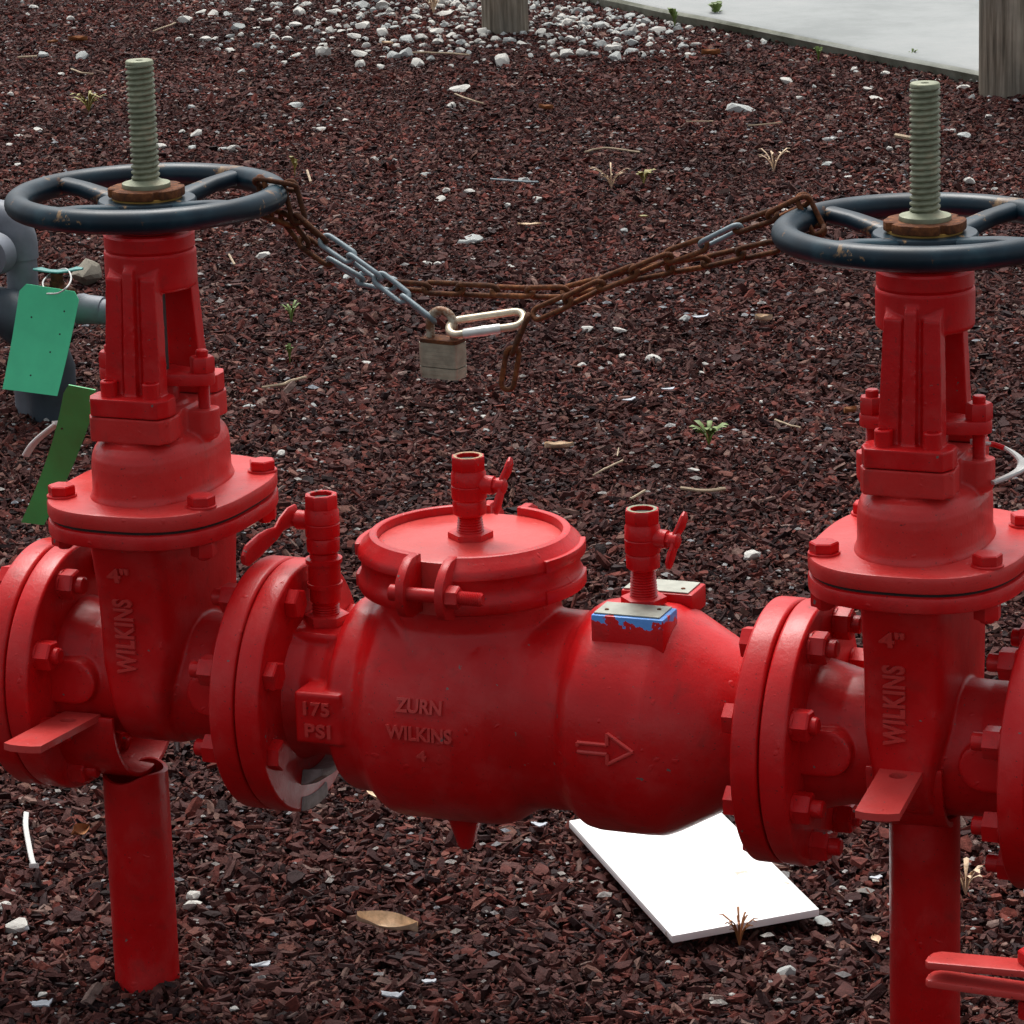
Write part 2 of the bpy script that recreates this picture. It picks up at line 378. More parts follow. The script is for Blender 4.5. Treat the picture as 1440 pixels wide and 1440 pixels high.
def make_gate_valve():
    random.seed(3)
    t = thing('gate_valve', '', 'gate valve', (0, 0, 0), 0, 'red gate valves with dark handwheels')
    # body casting
    b = new_bm(); secs = []
    for z in list(np.linspace(ZC-.0595, ZC, 14)) + [.33, .36, .39, .40, .41, .42, .43, .44, .450]:
        hy = (.0805*math.sqrt(max(1e-4, 1-((ZC-z)/.060)**2)) if z < ZC else .0805+.016*max(0, (z-.375)/.08)**1.3)
        q = min(1, max(0, (z-(ZC-.03))/.07)); secs.append((z, .025+.0098*q*q*(3-2*q) + (.004 if z > .445 else 0), max(hy, .01)))
    loft(b, secs, 8.0, 96)
    lathe(b, [(-A+.01, .066), (-A+.03, .064), (-.06, .058), (-.03, .059), (.03, .059), (.06, .058), (A-.03, .064), (A-.01, .066)], 'x', (0, 0, ZC), 64)
    for s in (-1, 1):
        for q in (-1, 1): prism(b, slot(s*.0665, .305, .0205, s*(A-.018)), q*.045, q*.0685, 'y')
    cast = bake(b, 'cast', .0016, 4)
    b = new_bm(); prism(b, sup(.0905, .114, 2.7, 96), .4470, .4612)
    rim = bake(b, 'rim', bevel=.003)
    add('body', join([cast, rim], 'body'), RED, t)
    b = new_bm(); prism(b, sup(.0865, .110, 2.7, 72), .4605, .4642); add('gasket', bake(b, 'gasket'), GASKET, t)
    for s in (-1, 1):
        x0, x1 = sorted((s*(A-.024), s*(A-.0008))); add('pipe_flange', bake(pipe_flange(x0, x1), 'pipe_flange', bevel=.001), RED, t)
    # bonnet
    b = new_bm()
    loft(b, [(.474, .0550, .0855), (.4795, .0545, .085), (.4825, .0528, .0835), (.486, .0520, .083), (.508, .0518, .0828), (.516, .0510, .0818), (.522, .0490, .079), (.527, .0450, .074), (.5305, .0385, .066), (.532, .032, .056), (.540, .03, .052)], 2.35, 72)
    def blk(s=1.): return [(-.0335*s, -.069*s), (.0335*s, -.069*s), (.0395*s, -.058*s), (.0385*s, -.036*s), (.033*s, -.02*s), (.033*s, .02*s), (.0385*s, .036*s), (.0395*s, .058*s), (.0335*s, .069*s), (-.0335*s, .069*s), (-.0395*s, .058*s), (-.0385*s, .036*s), (-.033*s, .02*s), (-.033*s, -.02*s), (-.0385*s, -.036*s), (-.0395*s, -.058*s)]
    prism(b, blk(), .532, .5542)
    for s in (-1, 1):
        lathe(b, [(.5225, .006), (.5245, .0105), (.530, .0128), (.5515, .0128)], 'z', (s*.0462, 0, 0), 24)
        x0, x1 = sorted((s*.02, s*.0462)); box(b, x0, x1, -.0125, .0125, .527, .5515)
    lathe(b, [(.53, .027), (.5575, .027)], 'z', (0, 0, 0), 32)
    cast = bake(b, 'cast', .0013, 4)
    b = new_bm(); prism(b, sup(.0905, .114, 2.7, 96), .4636, .4785); rim = bake(b, 'rim', bevel=.003)
    add('bonnet', join([cast, rim], 'bonnet'), RED_TOP_SHEEN, t)
    # yoke
    b = new_bm()
    for s in (-1, 1):
        y = lambda v: s*v
        prism(b, [(x, y(q)) for x, q in ((-.0325, .0685), (.0325, .0685), (.0385, .057), (.0385, .042), (.032, .034), (-.032, .034), (-.0385, .042), (-.0385, .057))], .5552, .5712)
        def leg(x0, x1, x0t, x1t, d0, d1, z0=.565, z1=.676, top=0):
            r0 = [(x0, y(d0)), (x1, y(d0)), (x1, y(d1)), (x0, y(d1))]; k = .0075
            r1 = [(x0t, y(d0-k)), (x1t, y(d0-k)), (x1t, y(d1-k)), (x0t, y(d1-k))]
            rg = [[b.verts.new((p[0], p[1], z0)) for p in r0], [b.verts.new((p[0], p[1], z1)) for p in r1]]
            if top: rg.append([b.verts.new(((x0t if i in (0, 3) else x1t), y((d0-k) if i < 2 else (d0-k+.003)), z1+top)) for i in range(4)])
            ring_faces(b, rg)
        leg(-.0275, .0275, -.0238, .0238, .034, .0475, top=0)
        leg(-.0275, -.0095, -.0238, -.0082, .036, .0500, z1=.674, top=.010)
        leg(.0105, .0275, .0092, .0238, .036, .0500, z1=.674, top=.010)
        leg(-.0058, .0058, -.0052, .0052, .036, .0545, z1=.681, top=.012)
    lathe(b, [(.6600, .0385), (.6625, .0408), (.6925, .0410), (.6942, .0400)], 'z', seg=64)
    cast = bake(b, 'cast', .0011, 3)
    b = new_bm(); lathe(b, [(.692, .0385), (.6955, .0392), (.6965, .0402), (.7075, .0402), (.7095, .0385), (.7095, .024), (.729, .024)], 'z', seg=64); cap = bake(b, 'cap')
    add('yoke', join([cast, cap], 'yoke'), RED, t)
    b = new_bm()
    lathe(b, [(.5708, .0078), (.5838, .0078), (.5848, .0071), (.5848, .0050), (.5770, .0046)], 'z', seg=18); fb = bake(b, 'foot_bolt')
    for x in (-1, 1):
        for y in (-1, 1): add('foot_bolt', fb, RED, t, (x*.0205, y*.0535, 0))
    # packing gland
    b = new_bm(); arc = []
    for s in (1, -1):
        arc += [(s*(.0455+.0108*math.cos(a)), s*.0108*math.sin(a)) for a in np.linspace(-1.25, 1.25, 10)] + [(s*.02*math.cos(a), s*.024*math.sin(a)) for a in np.linspace(.9, PI-.9, 8)]
    prism(b, arc, .5728, .5845); lathe(b, [(.555, .019), (.5735, .019)], 'z', seg=28)
    add('gland', bake(b, 'gland', bevel=.002), RED, t)
    for s in (-1, 1):
        b = new_bm(); prof = []
        for k in range(22): z = .549 + k*.0011; prof += [(z, .0056), (z+.00055, .0050)]
        prof += [(.5735, .0055), (.5985, .0055), (.6035, .0056), (.6045, .0045)]
        lathe(b, prof, 'z', (s*.0455, 0, 0), 14); st = add('gland_stud', bake(b, 'gland_stud'), RED, t)
        b = new_bm(); hexa(b, .0195, .5843, .5985, 'z', (s*.0455, 0, 0), .25*s); add('nut', bake(b, 'nut'), RED, st)
    # bonnet bolts
    for x, y in ((-.0690, -.0635), (.0690, -.0635), (-.0690, .0635), (.0690, .0635)):
        b = new_bm(); lathe(b, [(.4780, .0136), (.4798, .0136), (.4804, .013)], 'z', (x, y, 0), 24); hexa(b, .0215, .4803, .4890, 'z', (x, y, 0), random.uniform(0, 1))
        lathe(b, [(.4345, .0062), (.4810, .0062)], 'z', (x, y, 0), 12)
        o = add('bonnet_bolt', bake(b, 'bonnet_bolt'), RED, t)
        b = new_bm(); hexa(b, .0205, .4340, .4472, 'z', (x, y, 0), random.uniform(0, 1)); lathe(b, [(.4305, .0055), (.4315, .0064), (.436, .0064)], 'z', (x, y, 0), 12)
        add('nut', bake(b, 'nut'), RED, o)
    # flange bolts
    for s in (-1, 1):
        for k in range(8):
            bolt_parts(t, s*(A+.0245), s*(A-.0242), -s, R(22.5+45*k))
    # stem
    b = new_bm(); zs = np.arange(.7505, .8578, .00075); rings = []
    for z in zs:
        rg = []
        for i in range(40):
            ph = ((z-.75)/.00490 - i/40) % 1.; d = abs(ph-.5)*2; rg.append(b.verts.new(((.0105+.0021*min(1, max(0, (d-.15)/.5)))*math.cos(2*PI*i/40), (.0105+.0021*min(1, max(0, (d-.15)/.5)))*math.sin(2*PI*i/40), z)))
        rings.append(rg)
    for z, r in ((.8582, .0122), (.8606, .0121), (.8614, .0112), (.8612, .0035), (.8600, .0028)): rings.append([b.verts.new((r*math.cos(2*PI*i/40), r*math.sin(2*PI*i/40), z)) for i in range(40)])
    ring_faces(b, rings); add('stem', bake(b, 'stem', angle=50), BRONZE, t)
    b = new_bm(); lathe(b, [(.56, .0112), (.70, .0112)], 'z', seg=24); add('lower_stem', bake(b, 'lower_stem'), STEEL_D, t)
    b = new_bm(); lathe(b, [(.7490, .0212), (.7512, .0216), (.7530, .0212), (.7545, .0150), (.756, .0128)], 'z', seg=40); add('stem_collar', bake(b, 'stem_collar'), BRONZE, t)
    b = new_bm(); pts = []
    for i in range(72):
        a = 2*PI*i/72; q = (i % 18)
        r = .0335*(1-.012*math.cos(a*8)) - (.0042 if q in (8, 9) else 0) + random.uniform(-.0004, .0004); pts.append((r*math.cos(a), r*math.sin(a)))
    prism(b, pts, .7415, .7492); add('stem_nut', bake(b, 'stem_nut', bevel=.0008), RUST, t)
    # handwheel
    hw = bpy.data.objects.new('handwheel', None)
    b = new_bm(); sec = [(.7395+.0106*math.sin(a), .1142+.0112*math.cos(a)) for a in np.linspace(0, 2*PI, 22, endpoint=False)]
    solid_ring(b, sec, 'z', seg=120)
    hw = add('handwheel', bake(b, 'handwheel', angle=80), WHEEL, t)
    b = new_bm(); lathe(b, [(.712, .030), (.722, .034), (.728, .0415), (.733, .0438), (.7375, .0436), (.739, .0424), (.7396, .030), (.7396, .018)], 'z', seg=64)
    add('hub', bake(b, 'hub', angle=40), WHEEL, hw)
    b = new_bm(); lathe(b, [(.7385, .0308), (.7418, .0312), (.742, .03)], 'z', seg=48); add('washer', bake(b, 'washer'), YELLOW, hw)
    for k in range(4):
        a = R(70+90*k); d = Vector((math.cos(a), math.sin(a), 0)); b = new_bm()
        sweep(b, [d*.036 + Vector((0, 0, .7315)), d*.055 + Vector((0, 0, .7345)), d*.08 + Vector((0, 0, .7385)), d*.105 + Vector((0, 0, .7400)), d*.113 + Vector((0, 0, .7395))], [(.0125, .0075), (.0105, .0072), (.0090, .0068), (.0095, .0072), (.0115, .008)], 20, n=2.6, up=(0, 0, 1))
        add('spoke', bake(b, 'spoke', angle=60), WHEEL, hw)
    # raised lettering on the body
    def onbody(x, y, d, cx, cz, turn):
        if turn: x, y = -y, x
        d += .016*max(0, (cz+y-.375)/.08)**1.3 - .0004
        return Vector((cx+x, -.0816 - d, cz+y))
    add('lettering', join([remap(text_mesh('WILKINS', .070, .0195, .0036, 1.12), lambda x, y, d: onbody(x, y, d, -.0045, .3582, True))], 'lettering'), RED_FADE, t)
    add('lettering', join([remap(text_mesh('4"', .022, .0140, .0036), lambda x, y, d: onbody(x, y, d, -.0045, .4165, False))], 'lettering'), RED_FADE, t)
    return t

valve = make_gate_valve()
valve2 = copy_tree(valve); valve2.location = (VL, 0, 0)
valve['label'] = 'red gate valve with rusty chain end, pale green tag and grey pipes behind it'
valve2['label'] = 'red gate valve to the right of the cone shaped check valve outlet'
for o in valve2.children:
    if o.name.startswith('handwheel'): o.rotation_euler = (0, 0, R(-7)); o.location = (0, 0, 0)
# the two lowest bolts of the left valve's outlet joint are gone
for o in list(valve.children):
    if o.name.startswith('flange_bolt'):
        c = sum((Vector(v.co) for v in o.data.vertices), Vector())/len(o.data.vertices)
        if c.x > 0 and c.z < ZC-.07:
            for ch in list(o.children): bpy.data.objects.remove(ch)
            bpy.data.objects.remove(o)

# ------------------------------------------------------------------ pipe spools at both ends
def spool(x, s, label):
    t = thing('pipe_spool', label, 'pipe', (x, 0, 0))
    x0, x1 = sorted((s*.0008, s*.024)); add('pipe_flange', bake(pipe_flange(x0, x1), 'pipe_flange', bevel=.001), RED, t)
    b = new_bm(); pts = [(s*(.02+.04*i), 0, ZC) for i in range(9)] + [(s*(.34+.12*math.sin(q)), 0, ZC-.12+.12*math.cos(q)) for q in np.linspace(.2, PI/2, 8)] + [(s*.46, 0, -.02)]
    sweep(b, pts, .0572, 40, up=(0, 1, 0)); add('pipe', bake(b, 'pipe'), RED, t)
spool(-A, -1, 'red flanged pipe at the left edge, bolted to the left gate valve')
spool(VL+A, 1, 'red flanged pipe at the right edge, bolted to the right gate valve')

# ------------------------------------------------------------------ check valve between the gate valves
def make_check_valve():
    X1, X2 = A+.0008, VL-A-.0008
    t = thing('check_valve', 'big red check valve with round clamped lid between the two gate valves', 'check valve', (0, 0, 0))
    LX = .297
    b = new_bm()
    prof = [(.130, .070), (.142, .064), (.152, .0605), (.172, .0605), (.180, .064), (.186, .076), (.190, .0855), (.196, .0885), (.214, .0895), (.220, .093), (.226, .0995), (.233, .1045), (.242, .1068), (.300, .1075), (.332, .1065), (.344, .1025), (.353, .096), (.362, .0905), (.372, .0885), (.400, .0880), (.406, .0905), (.411, .0955), (.418, .1000), (.428, .1018), (.470, .1020), (.484, .1012), (.494, .0970), (.573, .0535), (.585, .0535)]
    lathe(b, prof, 'x', (0, 0, ZC), 96)
    lathe(b, [(ZC, .0785), (.405, .0785)], 'z', (LX, 0, 0), 80)
    lathe(b, [(ZC, .094), (.352, .094), (.37, .085), (.384, .0785)], 'z', (LX, 0, 0), 80)
    box(b, .1625, .2065, -.0915, .02, .2775, .3245)
    box(b, .1345, .1800, -.034, .034, .32, .3600)
    box(b, .150, .196, .0, .0775, .2815, .3275)
    body = bake(b, 'body', .0018, 5)
    add('body', body, RED, t)
    add('pipe_flange', bake(pipe_flange(X1, X1+.0235), 'pipe_flange', bevel=.001), RED, t)
    add('pipe_flange', bake(pipe_flange(X2-.0235, X2), 'pipe_flange', bevel=.001), RED, t)
    # bare iron showing where the paint and a bolt lug are broken at the bottom of the inlet flange
    b = new_bm(); c = (0, 0, ZC)
    solid_ring(b, [(X1+.0228, .100), (X1+.0228, .1138), (X1+.0250, .1132), (X1+.0250, .101)], 'x', c, 14, R(-78), R(-108))
    solid_ring(b, [(X1+.0236, .076), (X1+.0236, .090), (X1+.031, .088), (X1+.043, .080), (X1+.043, .073)], 'x', c, 16, R(-72), R(-112))
    add('broken_lug', bake(b, 'broken_lug', bevel=.0012), BAREM, t)
    # lid, clamp halves, clamp bolt
    b = new_bm(); lathe(b, [(.402, .081), (.4488, .081), (.4495, .0795), (.4498, .04)], 'z', (LX, 0, 0), 96); add('lid', bake(b, 'lid'), RED_DUST_SHEEN, t)
    sec = [(.4565, .0812), (.4572, .0845), (.4560, .0880), (.4515, .0915), (.4470, .0965), (.4435, .0988), (.4385, .0990), (.4360, .0972), (.4330, .0960), (.4240, .0960), (.4210, .0974), (.4180, .0992), (.4110, .0992), (.4070, .0972), (.4050, .0920), (.4045, .0812)]
    for h in (0, 1):
        b = new_bm(); a0 = R(-90+9) + h*PI; solid_ring(b, sec, 'z', (LX, 0, 0), 72, a0, a0+PI-R(18))
        # raised pads near the split on the outer face, where size marks are cast
        for q, z0, z1 in ((R(-28)+h*PI, .4365, .4475), (R(-28)+h*PI, .4085, .4200)):
            solid_ring(b, [(z0, .096), (z0, .1012), (z1, .1012), (z1, .096)], 'z', (LX, 0, 0), 14, q, q+R(50))
        hs_ = 1 if h == 0 else -1
        for fy in (-1, 1):     # bolt ears, front and back
            hook = [(fy*.080, .4045), (fy*.1005, .4045), (fy*.113, .4090), (fy*.1195, .418), (fy*.1205, .430), (fy*.118, .441), (fy*.108, .451), (fy*.097, .4565), (fy*.080, .4570)]
            prism(b, hook, hs_*.0140, hs_*.0222, 'x', (LX, 0, 0))
        o = add('clamp_half', bake(b, 'clamp_half', bevel=.0012), RED, t)
    for fy in (-1, 1):
        b = new_bm(); y = fy*.109; pr = [(LX-.031, .006), (LX-.030, .0072), (LX-.0225, .0072), (LX-.0225, .0060), (LX+.022, .0060)]
        x = LX+.022
        while x < LX+.053: pr += [(x, .0062), (x+.0008, .0054)]; x += .0016
        pr += [(LX+.0545, .0045)]
        lathe(b, pr, 'x', (0, y, .4285), 18); o = add('clamp_bolt', bake(b, 'clamp_bolt', angle=45), RED, t)
        b = new_bm(); hexa(b, .0175, LX+.0225, LX+.0335, 'x', (0, y, .4285), .35); add('nut', bake(b, 'nut'), RED, o)
    # name plate pads
    for s in (-1, 1):
        b = new_bm(); y0, y1 = sorted((s*.0195, s*.0575)); box(b, -.0345, .0308, y0, y1, -.045 if s < 0 else -.02, 0)
        add('plate_pad', bake(b, 'plate_pad', bevel=.0015), RED_BLUE if s < 0 else RED, t, (.4635, 0, .4068))
        b = new_bm(); y0, y1 = sorted((s*.0215, s*.0545)); box(b, -.0295, .0295, y0, y1, .0003, .0014)
        p = add('name_plate', bake(b, 'name_plate'), PLATE, t, (.4605, 0, .4068))
        for sx in (-1, 1):
            b = new_bm(); lathe(b, [(.0010, .0021), (.0020, .0019), (.0024, .0010)], 'z', (sx*.0215, s*(.038-.006*sx), 0), 12); add('rivet', bake(b, 'rivet'), RUST, p)
    # drain plug
    b = new_bm(); lathe(b, [(.160, .0055), (.163, .0075), (.172, .010), (.186, .0145), (.200, .018)], 'z', (.2825, 0, 0), 24); add('drain_plug', bake(b, 'drain_plug'), RED, t)
    # raised letters and arrow
    def oncyl(x, y, d, cx, cz, rad):
        a = math.asin((cz-ZC)/rad) + y/rad; return Vector((cx+x, -(rad+.0006+d)*math.cos(a), ZC+(rad+.0006+d)*math.sin(a)))
    L = []
    L.append(remap(text_mesh('ZURN', .043, .0125, .0040), lambda x, y, d: oncyl(x, y, d, .2870, .3262, .1070)))
    L.append(remap(text_mesh('WILKINS', .061, .0125, .0040), lambda x, y, d: oncyl(x, y, d, .2875, .3025, .1070)))
    L.append(remap(text_mesh('4', .009, .0095, .0040), lambda x, y, d: oncyl(x, y, d, .2885, .2830, .1070)))
    L.append(remap(text_mesh('175', .0250, .0125, .0040, 1.1), lambda x, y, d: Vector((.1845+x, -.0918-d, .3105+y))))
    L.append(remap(text_mesh('PSI', .0245, .0125, .0040, 1.1), lambda x, y, d: Vector((.1850+x, -.0918-d, .2905+y))))
    for m in L: add('lettering', join([m], 'lettering'), RED_FADE, t)
    b = new_bm()
    def stroke(p, q):
        n = 8; pts = []
        for i in range(n+1):
            u = i/n; x = p[0]+(q[0]-p[0])*u; y = p[1]+(q[1]-p[1])*u; pts.append(oncyl(x, y, .0004, 0, ZC+.004, .1019))
        sweep(b, pts, (.0018), 8)
    stroke((.431, .0035), (.4575, .0035)); stroke((.431, -.0045), (.4575, -.0045)); stroke((.4575, .0035), (.4575, .0135)); stroke((.4575, -.0045), (.4575, -.0135))
    stroke((.4575, .0135), (.4805, -.0005)); stroke((.4575, -.0135), (.4805, -.0005)); stroke((.431, .0035), (.431, .0005))
    add('flow_arrow', bake(b, 'flow_arrow'), RED_FADE, t)
    # test cocks
    def cock(x, z0, nip, kind, rotz=0.):
        b = new_bm(); hexa(b, .0345 if kind != 'lever' else .036, 0, .0068 if kind != 'lever' else .0095, 'z', rot=.35, ch=.1)
        z = .0068 if kind != 'lever' else .0095; prof = [(z, .0122)]
        if kind == 'lever':
            for k in range(4): prof += [(z+.0008+k*.0022, .0124), (z+.0019+k*.0022, .0112)]
            prof += [(.0195, .0122), (.0215, .0138), (.0335, .0140), (.0340, .0160), (.0380, .0160), (.0385, .0146), (.0560, .0146), (.0566, .0165), (.0605, .0165), (.0612, .0128), (.0655, .0124)]
            zb = .0655
        else:
            n = int(nip/.0023)
            for k in range(n): f = k/max(1, n-1); prof += [(z+.0004+k*.0023, .0124-.0014*f), (z+.0017+k*.0023, .0108-.0012*f)]
            zb = z+nip; prof += [(zb, .0105)]
        lathe(b, prof, 'z', seg=36)
        lathe(b, [(zb, .0120), (zb+.0022, .0146), (zb+.0120, .0150), (zb+.0142, .0141), (zb+.0158, .0154), (zb+.0268, .0157), (zb+.0276, .0150), (zb+.0286, .0157), (zb+.0385, .0154), (zb+.0405, .0142), (zb+.0418, .0142)], 'z', seg=36)
        solid_ring(b, [(zb+.0415, .0104), (zb+.0415, .0148), (zb+.0430, .0153), (zb+.0522, .0153), (zb+.0535, .0147), (zb+.0535, .0104)], 'z', seg=8)
        sd = -1 if kind == 'lever' else 1; zs = zb+.0285
        h0, h1 = sorted((sd*.010, sd*.0235)); lathe(b, [(h0, .0088), (h1, .0080)], 'x', (0, 0, zs), 20)
        h0, h1 = sorted((sd*.0235, sd*.0275)); hexa(b, .0115, h0, h1, 'x', (0, 0, zs))
        o = add('test_cock', bake(b, 'test_cock'), RED, t, (x, 0, z0), (0, 0, rotz))
        b = new_bm(); zt = zb+.0536
        solid_ring(b, [(zt-.012, .0104), (zt, .0104), (zt+.0003, .0108), (zt+.0003, .0130), (zt-.001, .0135), (zt-.012, .0128)], 'z', seg=32); add('outlet_rim', bake(b, 'outlet_rim'), (BRASS_W if x < .4 else BRONZE) if kind != 'lever' else RED_WORN, o)
        b = new_bm(); lathe(b, [(zt-.010, .0105), (zt-.0035, .0105)], 'z', seg=24); add('bore', bake(b, 'bore'), BORE, o)
        b = new_bm()
        if kind == 'lever':
            P = [(-.0285, .006, zs+.004), (-.0290, -.008, zs+.0035), (-.0300, -.022, zs+.001), (-.0300, -.034, zs-.004), (-.0300, -.050, zs-.004), (-.0300, -.070, zs-.0055), (-.0300, -.094, zs-.008), (-.0300, -.102, zs-.0095)]
            sweep(b, P, [(.0022, .0085), (.0022, .0095), (.0022, .0070), (.0022, .0062), (.0024, .0085), (.0026, .0105), (.0028, .0100), (.0022, .0045)], 14, n=3, up=(0, 0, 1))
            h = [(-.0275, .0072), (-.0340, .0066)]; hexa(b, .0125, -.0355, -.0275, 'x', (0, 0, zs))
        else:
            fl = R(62)
            for s in (-1, 1):
                d = Vector((0, math.cos(fl), math.sin(fl)))*s
                P = [Vector((.0300, 0, zs)), Vector((.0310, 0, zs)) + d*.006, Vector((.0318+.002*s, 0, zs)) + d*.013, Vector((.0322+.003*s, 0, zs)) + d*.021, Vector((.0322+.003*s, 0, zs)) + d*.0255]
                sweep(b, P, [(.0065, .0030), (.0055, .0026), (.0068, .0028), (.0060, .0026), (.0025, .0015)], 14, n=2.4, up=(1, 0, 0))
            lathe(b, [(.027, .0070), (.0335, .0068), (.0345, .0050)], 'x', (0, 0, zs), 16)
        add('handle', bake(b, 'handle'), RED, o)
        return o
    cock(.1555, .3600, 0, 'lever'); cock(LX+.0005, .4492, .0140, 'wing'); cock(.4570, .4025, .0240, 'wing', R(-6))
    return t
check = make_check_valve()

# ------------------------------------------------------------------ stands under the gate valves
def holed_plate(bm, outer, hc, hr, z0, z1, seg=20):
    """flat plate with a round hole"""
    lay = []
    for z in (z0, z1):
        vo = [bm.verts.new((x, y, z)) for x, y in outer]; vh = [bm.verts.new((hc[0]+hr*math.cos(2*PI*k/seg), hc[1]+hr*math.sin(2*PI*k/seg), z)) for k in range(seg)]
        es = [bm.edges.new((v[k], v[(k+1) % len(v)])) for v in (vo, vh) for k in range(len(v))]
        bmesh.ops.triangle_fill(bm, use_beauty=True, use_dissolve=False, edges=es); lay.append((vo, vh))
    for q in (0, 1):
        a, b = lay[0][q], lay[1][q]
        for k in range(len(a)): bm.faces.new((a[k], a[(k+1) % len(a)], b[(k+1) % len(a)], b[k]))
def stand(x, y, px, py, zdrop, label, rot, post_top, broken=False, rx=0.):
    t = thing('pipe_stand', label, 'pipe stand', (px, py, 0), 0, 'red pipe stands under the gate valves')
    b = new_bm(); solid_ring(b, [(-.03, .0262), (-.03, .0302), (post_top, .0302), (post_top, .0262)], 'z', seg=48)
    if broken:
        for v in b.verts:
            if v.co.z > .1: v.co.z += .004*math.sin(v.co.x*90+v.co.y*40)
    add('post', bake(b, 'post'), RED, t)
    b = new_bm(); zz = ZC-zdrop; r0, r1 = .0655, .0705
    solid_ring(b, [(-.032, r0), (-.032, r1), (.032, r1), (.032, r0)], 'x', (0, 0, 0), 40, R(180), R(360))
    add('saddle', bake(b, 'saddle', bevel=.001), RED, t, (x-px, y-py, zz), (rx, 0, rot))
    for fy in (-1, 1):
        b = new_bm(); holed_plate(b, [(-.018, -.0655), (-.018, -.183), (-.010, -.1865), (0, -.1875), (.010, -.1865), (.018, -.183), (.018, -.0655)], (0, -.094), .0075, -.004, .0022)
        add('tab', bake(b, 'tab'), RED_DUST_SHEEN, t, (x-px, y-py, zz), (rx if fy < 0 else -rx, 0, rot + (0 if fy < 0 else PI)))
stand(VL-.006, 0, VL-.001, 0, 0.0, 'red pipe stand under the right gate valve, saddle tight against it', R(4.8), .238)
stand(-.064, .003, -.041, -.009, .031, 'red pipe stand under the left gate valve with its saddle slipped off', R(1), .2035, True, R(-4))

# ------------------------------------------------------------------ double bar clamp, bottom right
def bar_clamp():
    p0 = Vector((VL+.0848, -.30, .2322)); d = Vector((1, .02, 0)).normalized()
    t = thing('pipe_clamp', 'pair of flat red clamp bars with a bolt in the bottom right corner', 'clamp', (p0.x+.26, p0.y, 0))
    def bar(name, z, tilt):
        b = new_bm(); pts = [(-.257, -.0125), (.02, -.0125), (.02, .0125), (-.252, .0125), (-.258, .008), (-.260, 0), (-.260, -.009)]
        prism(b, pts, -.0029, .0029); return add(name, bake(b, name, bevel=.0008), RED_DUST_SHEEN, t, (0, 0, z), (0, tilt, R(1.5)))
    bar('upper_bar', p0.z+.0036, R(-.8)); bar('lower_bar', p0.z-.0155-.0085, R(2.0))
    b = new_bm(); c = (-.178, 0, 0); lathe(b, [(.18, .006), (p0.z+.012, .006)], 'z', c, 14); hexa(b, .022, p0.z+.0045, p0.z+.015, 'z', c, .2); hexa(b, .022, .192, .206, 'z', c, .5); add('bolt', bake(b, 'bolt'), RED, t)
    b = new_bm(); lathe(b, [(-.02, .030), (.34, .030), (.345, .027)], 'z', (0, 0, 0), 36); add('post', bake(b, 'post'), RED, t)
bar_clamp()

# ------------------------------------------------------------------ chain, padlock, quick link
random.seed(11)
def arc_wrap(c, ang, a0, a1, r=.0172, n=9):
    e = Vector((math.cos(ang), math.sin(ang), 0)); return [Vector(c) + e*(r*math.cos(a)) + Vector((0, 0, r*math.sin(a))) for a in np.linspace(a0, a1, n)]
aL = R(17); RL = Vector((.1142*math.cos(aL), .1142*math.sin(aL), .7395))
aR = R(180-12); RR = Vector((VL + .1142*math.cos(aR), .1142*math.sin(aR), .7395))
pA = [aty(*q) for q in ((607, 449, 0), (585, 432, .004), (548, 402, .012), (500, 367, .02), (460, 341, .028), (425, 310, .034), (403, 290, .037))]
pA += arc_wrap(RL, aL, R(35), R(-45)+2*PI)
pB = [aty(*q) for q in ((398, 322, .042), (432, 343, .040), (470, 370, .036), (512, 394, .032), (560, 402, .03), (610, 405, .028), (670, 408, .026), (730, 411, .026), (790, 412, .026), (845, 398, .026), (900, 384, .028), (950, 375, .03), (1000, 367, .03), (1050, 355, .03), (1082, 347, .03), (1112, 344, .027))]
pW = arc_wrap(RR, aR, R(-40), R(215))
pW = arc_wrap(RR, aR, R(-45), R(-325))
pC = [aty(*q) for q in ((1100, 300, .022), (1062, 308, .018), (1020, 328, .014), (985, 346, .012), (940, 361, .008), (900, 378, .006), (860, 393, .004), (820, 412, .002), (780, 432, 0), (744, 446, 0))]
pT = [aty(*q) for q in ((741, 447, -.002), (733, 458, -.004), (722, 492, -.004), (714, 528, -.004), (711, 575, -.004))]
def resample(pts, step):
    out = [Vector(pts[0])]; need = step; prev = Vector(pts[0])
    for p in pts[1:]:
        p = Vector(p)
        while (p-prev).length >= need: prev = prev + (p-prev).normalized()*need; out.append(prev.copy()); need = step
        need -= (p-prev).length; prev = p
    return out
PITCH_L = .0325
def link_mesh():
    b = new_bm(); hl, rr = .0134, .0056; pts = []
    for a in np.linspace(-PI/2, PI/2, 9): pts.append((hl + rr*math.cos(a), rr*math.sin(a), 0))
    for a in np.linspace(PI/2, 3*PI/2, 9): pts.append((-hl + rr*math.cos(a), rr*math.sin(a), 0))
    sweep(b, pts, .0024, 8, True, up=(0, 0, 1)); return bake(b, 'chain_link', angle=80)
lm = link_mesh(); lms = {}
for k, m in (('r', RUST), ('d', RUST_D), ('g', GALV)): lms[k] = lm.copy(); lms[k].materials.append(m)
ch = thing('chain', 'rusty chain with some bright links strung between the two dark handwheels', 'chain', tuple(aty(650, 430, .0)))
ch_o = Vector(ch.location)
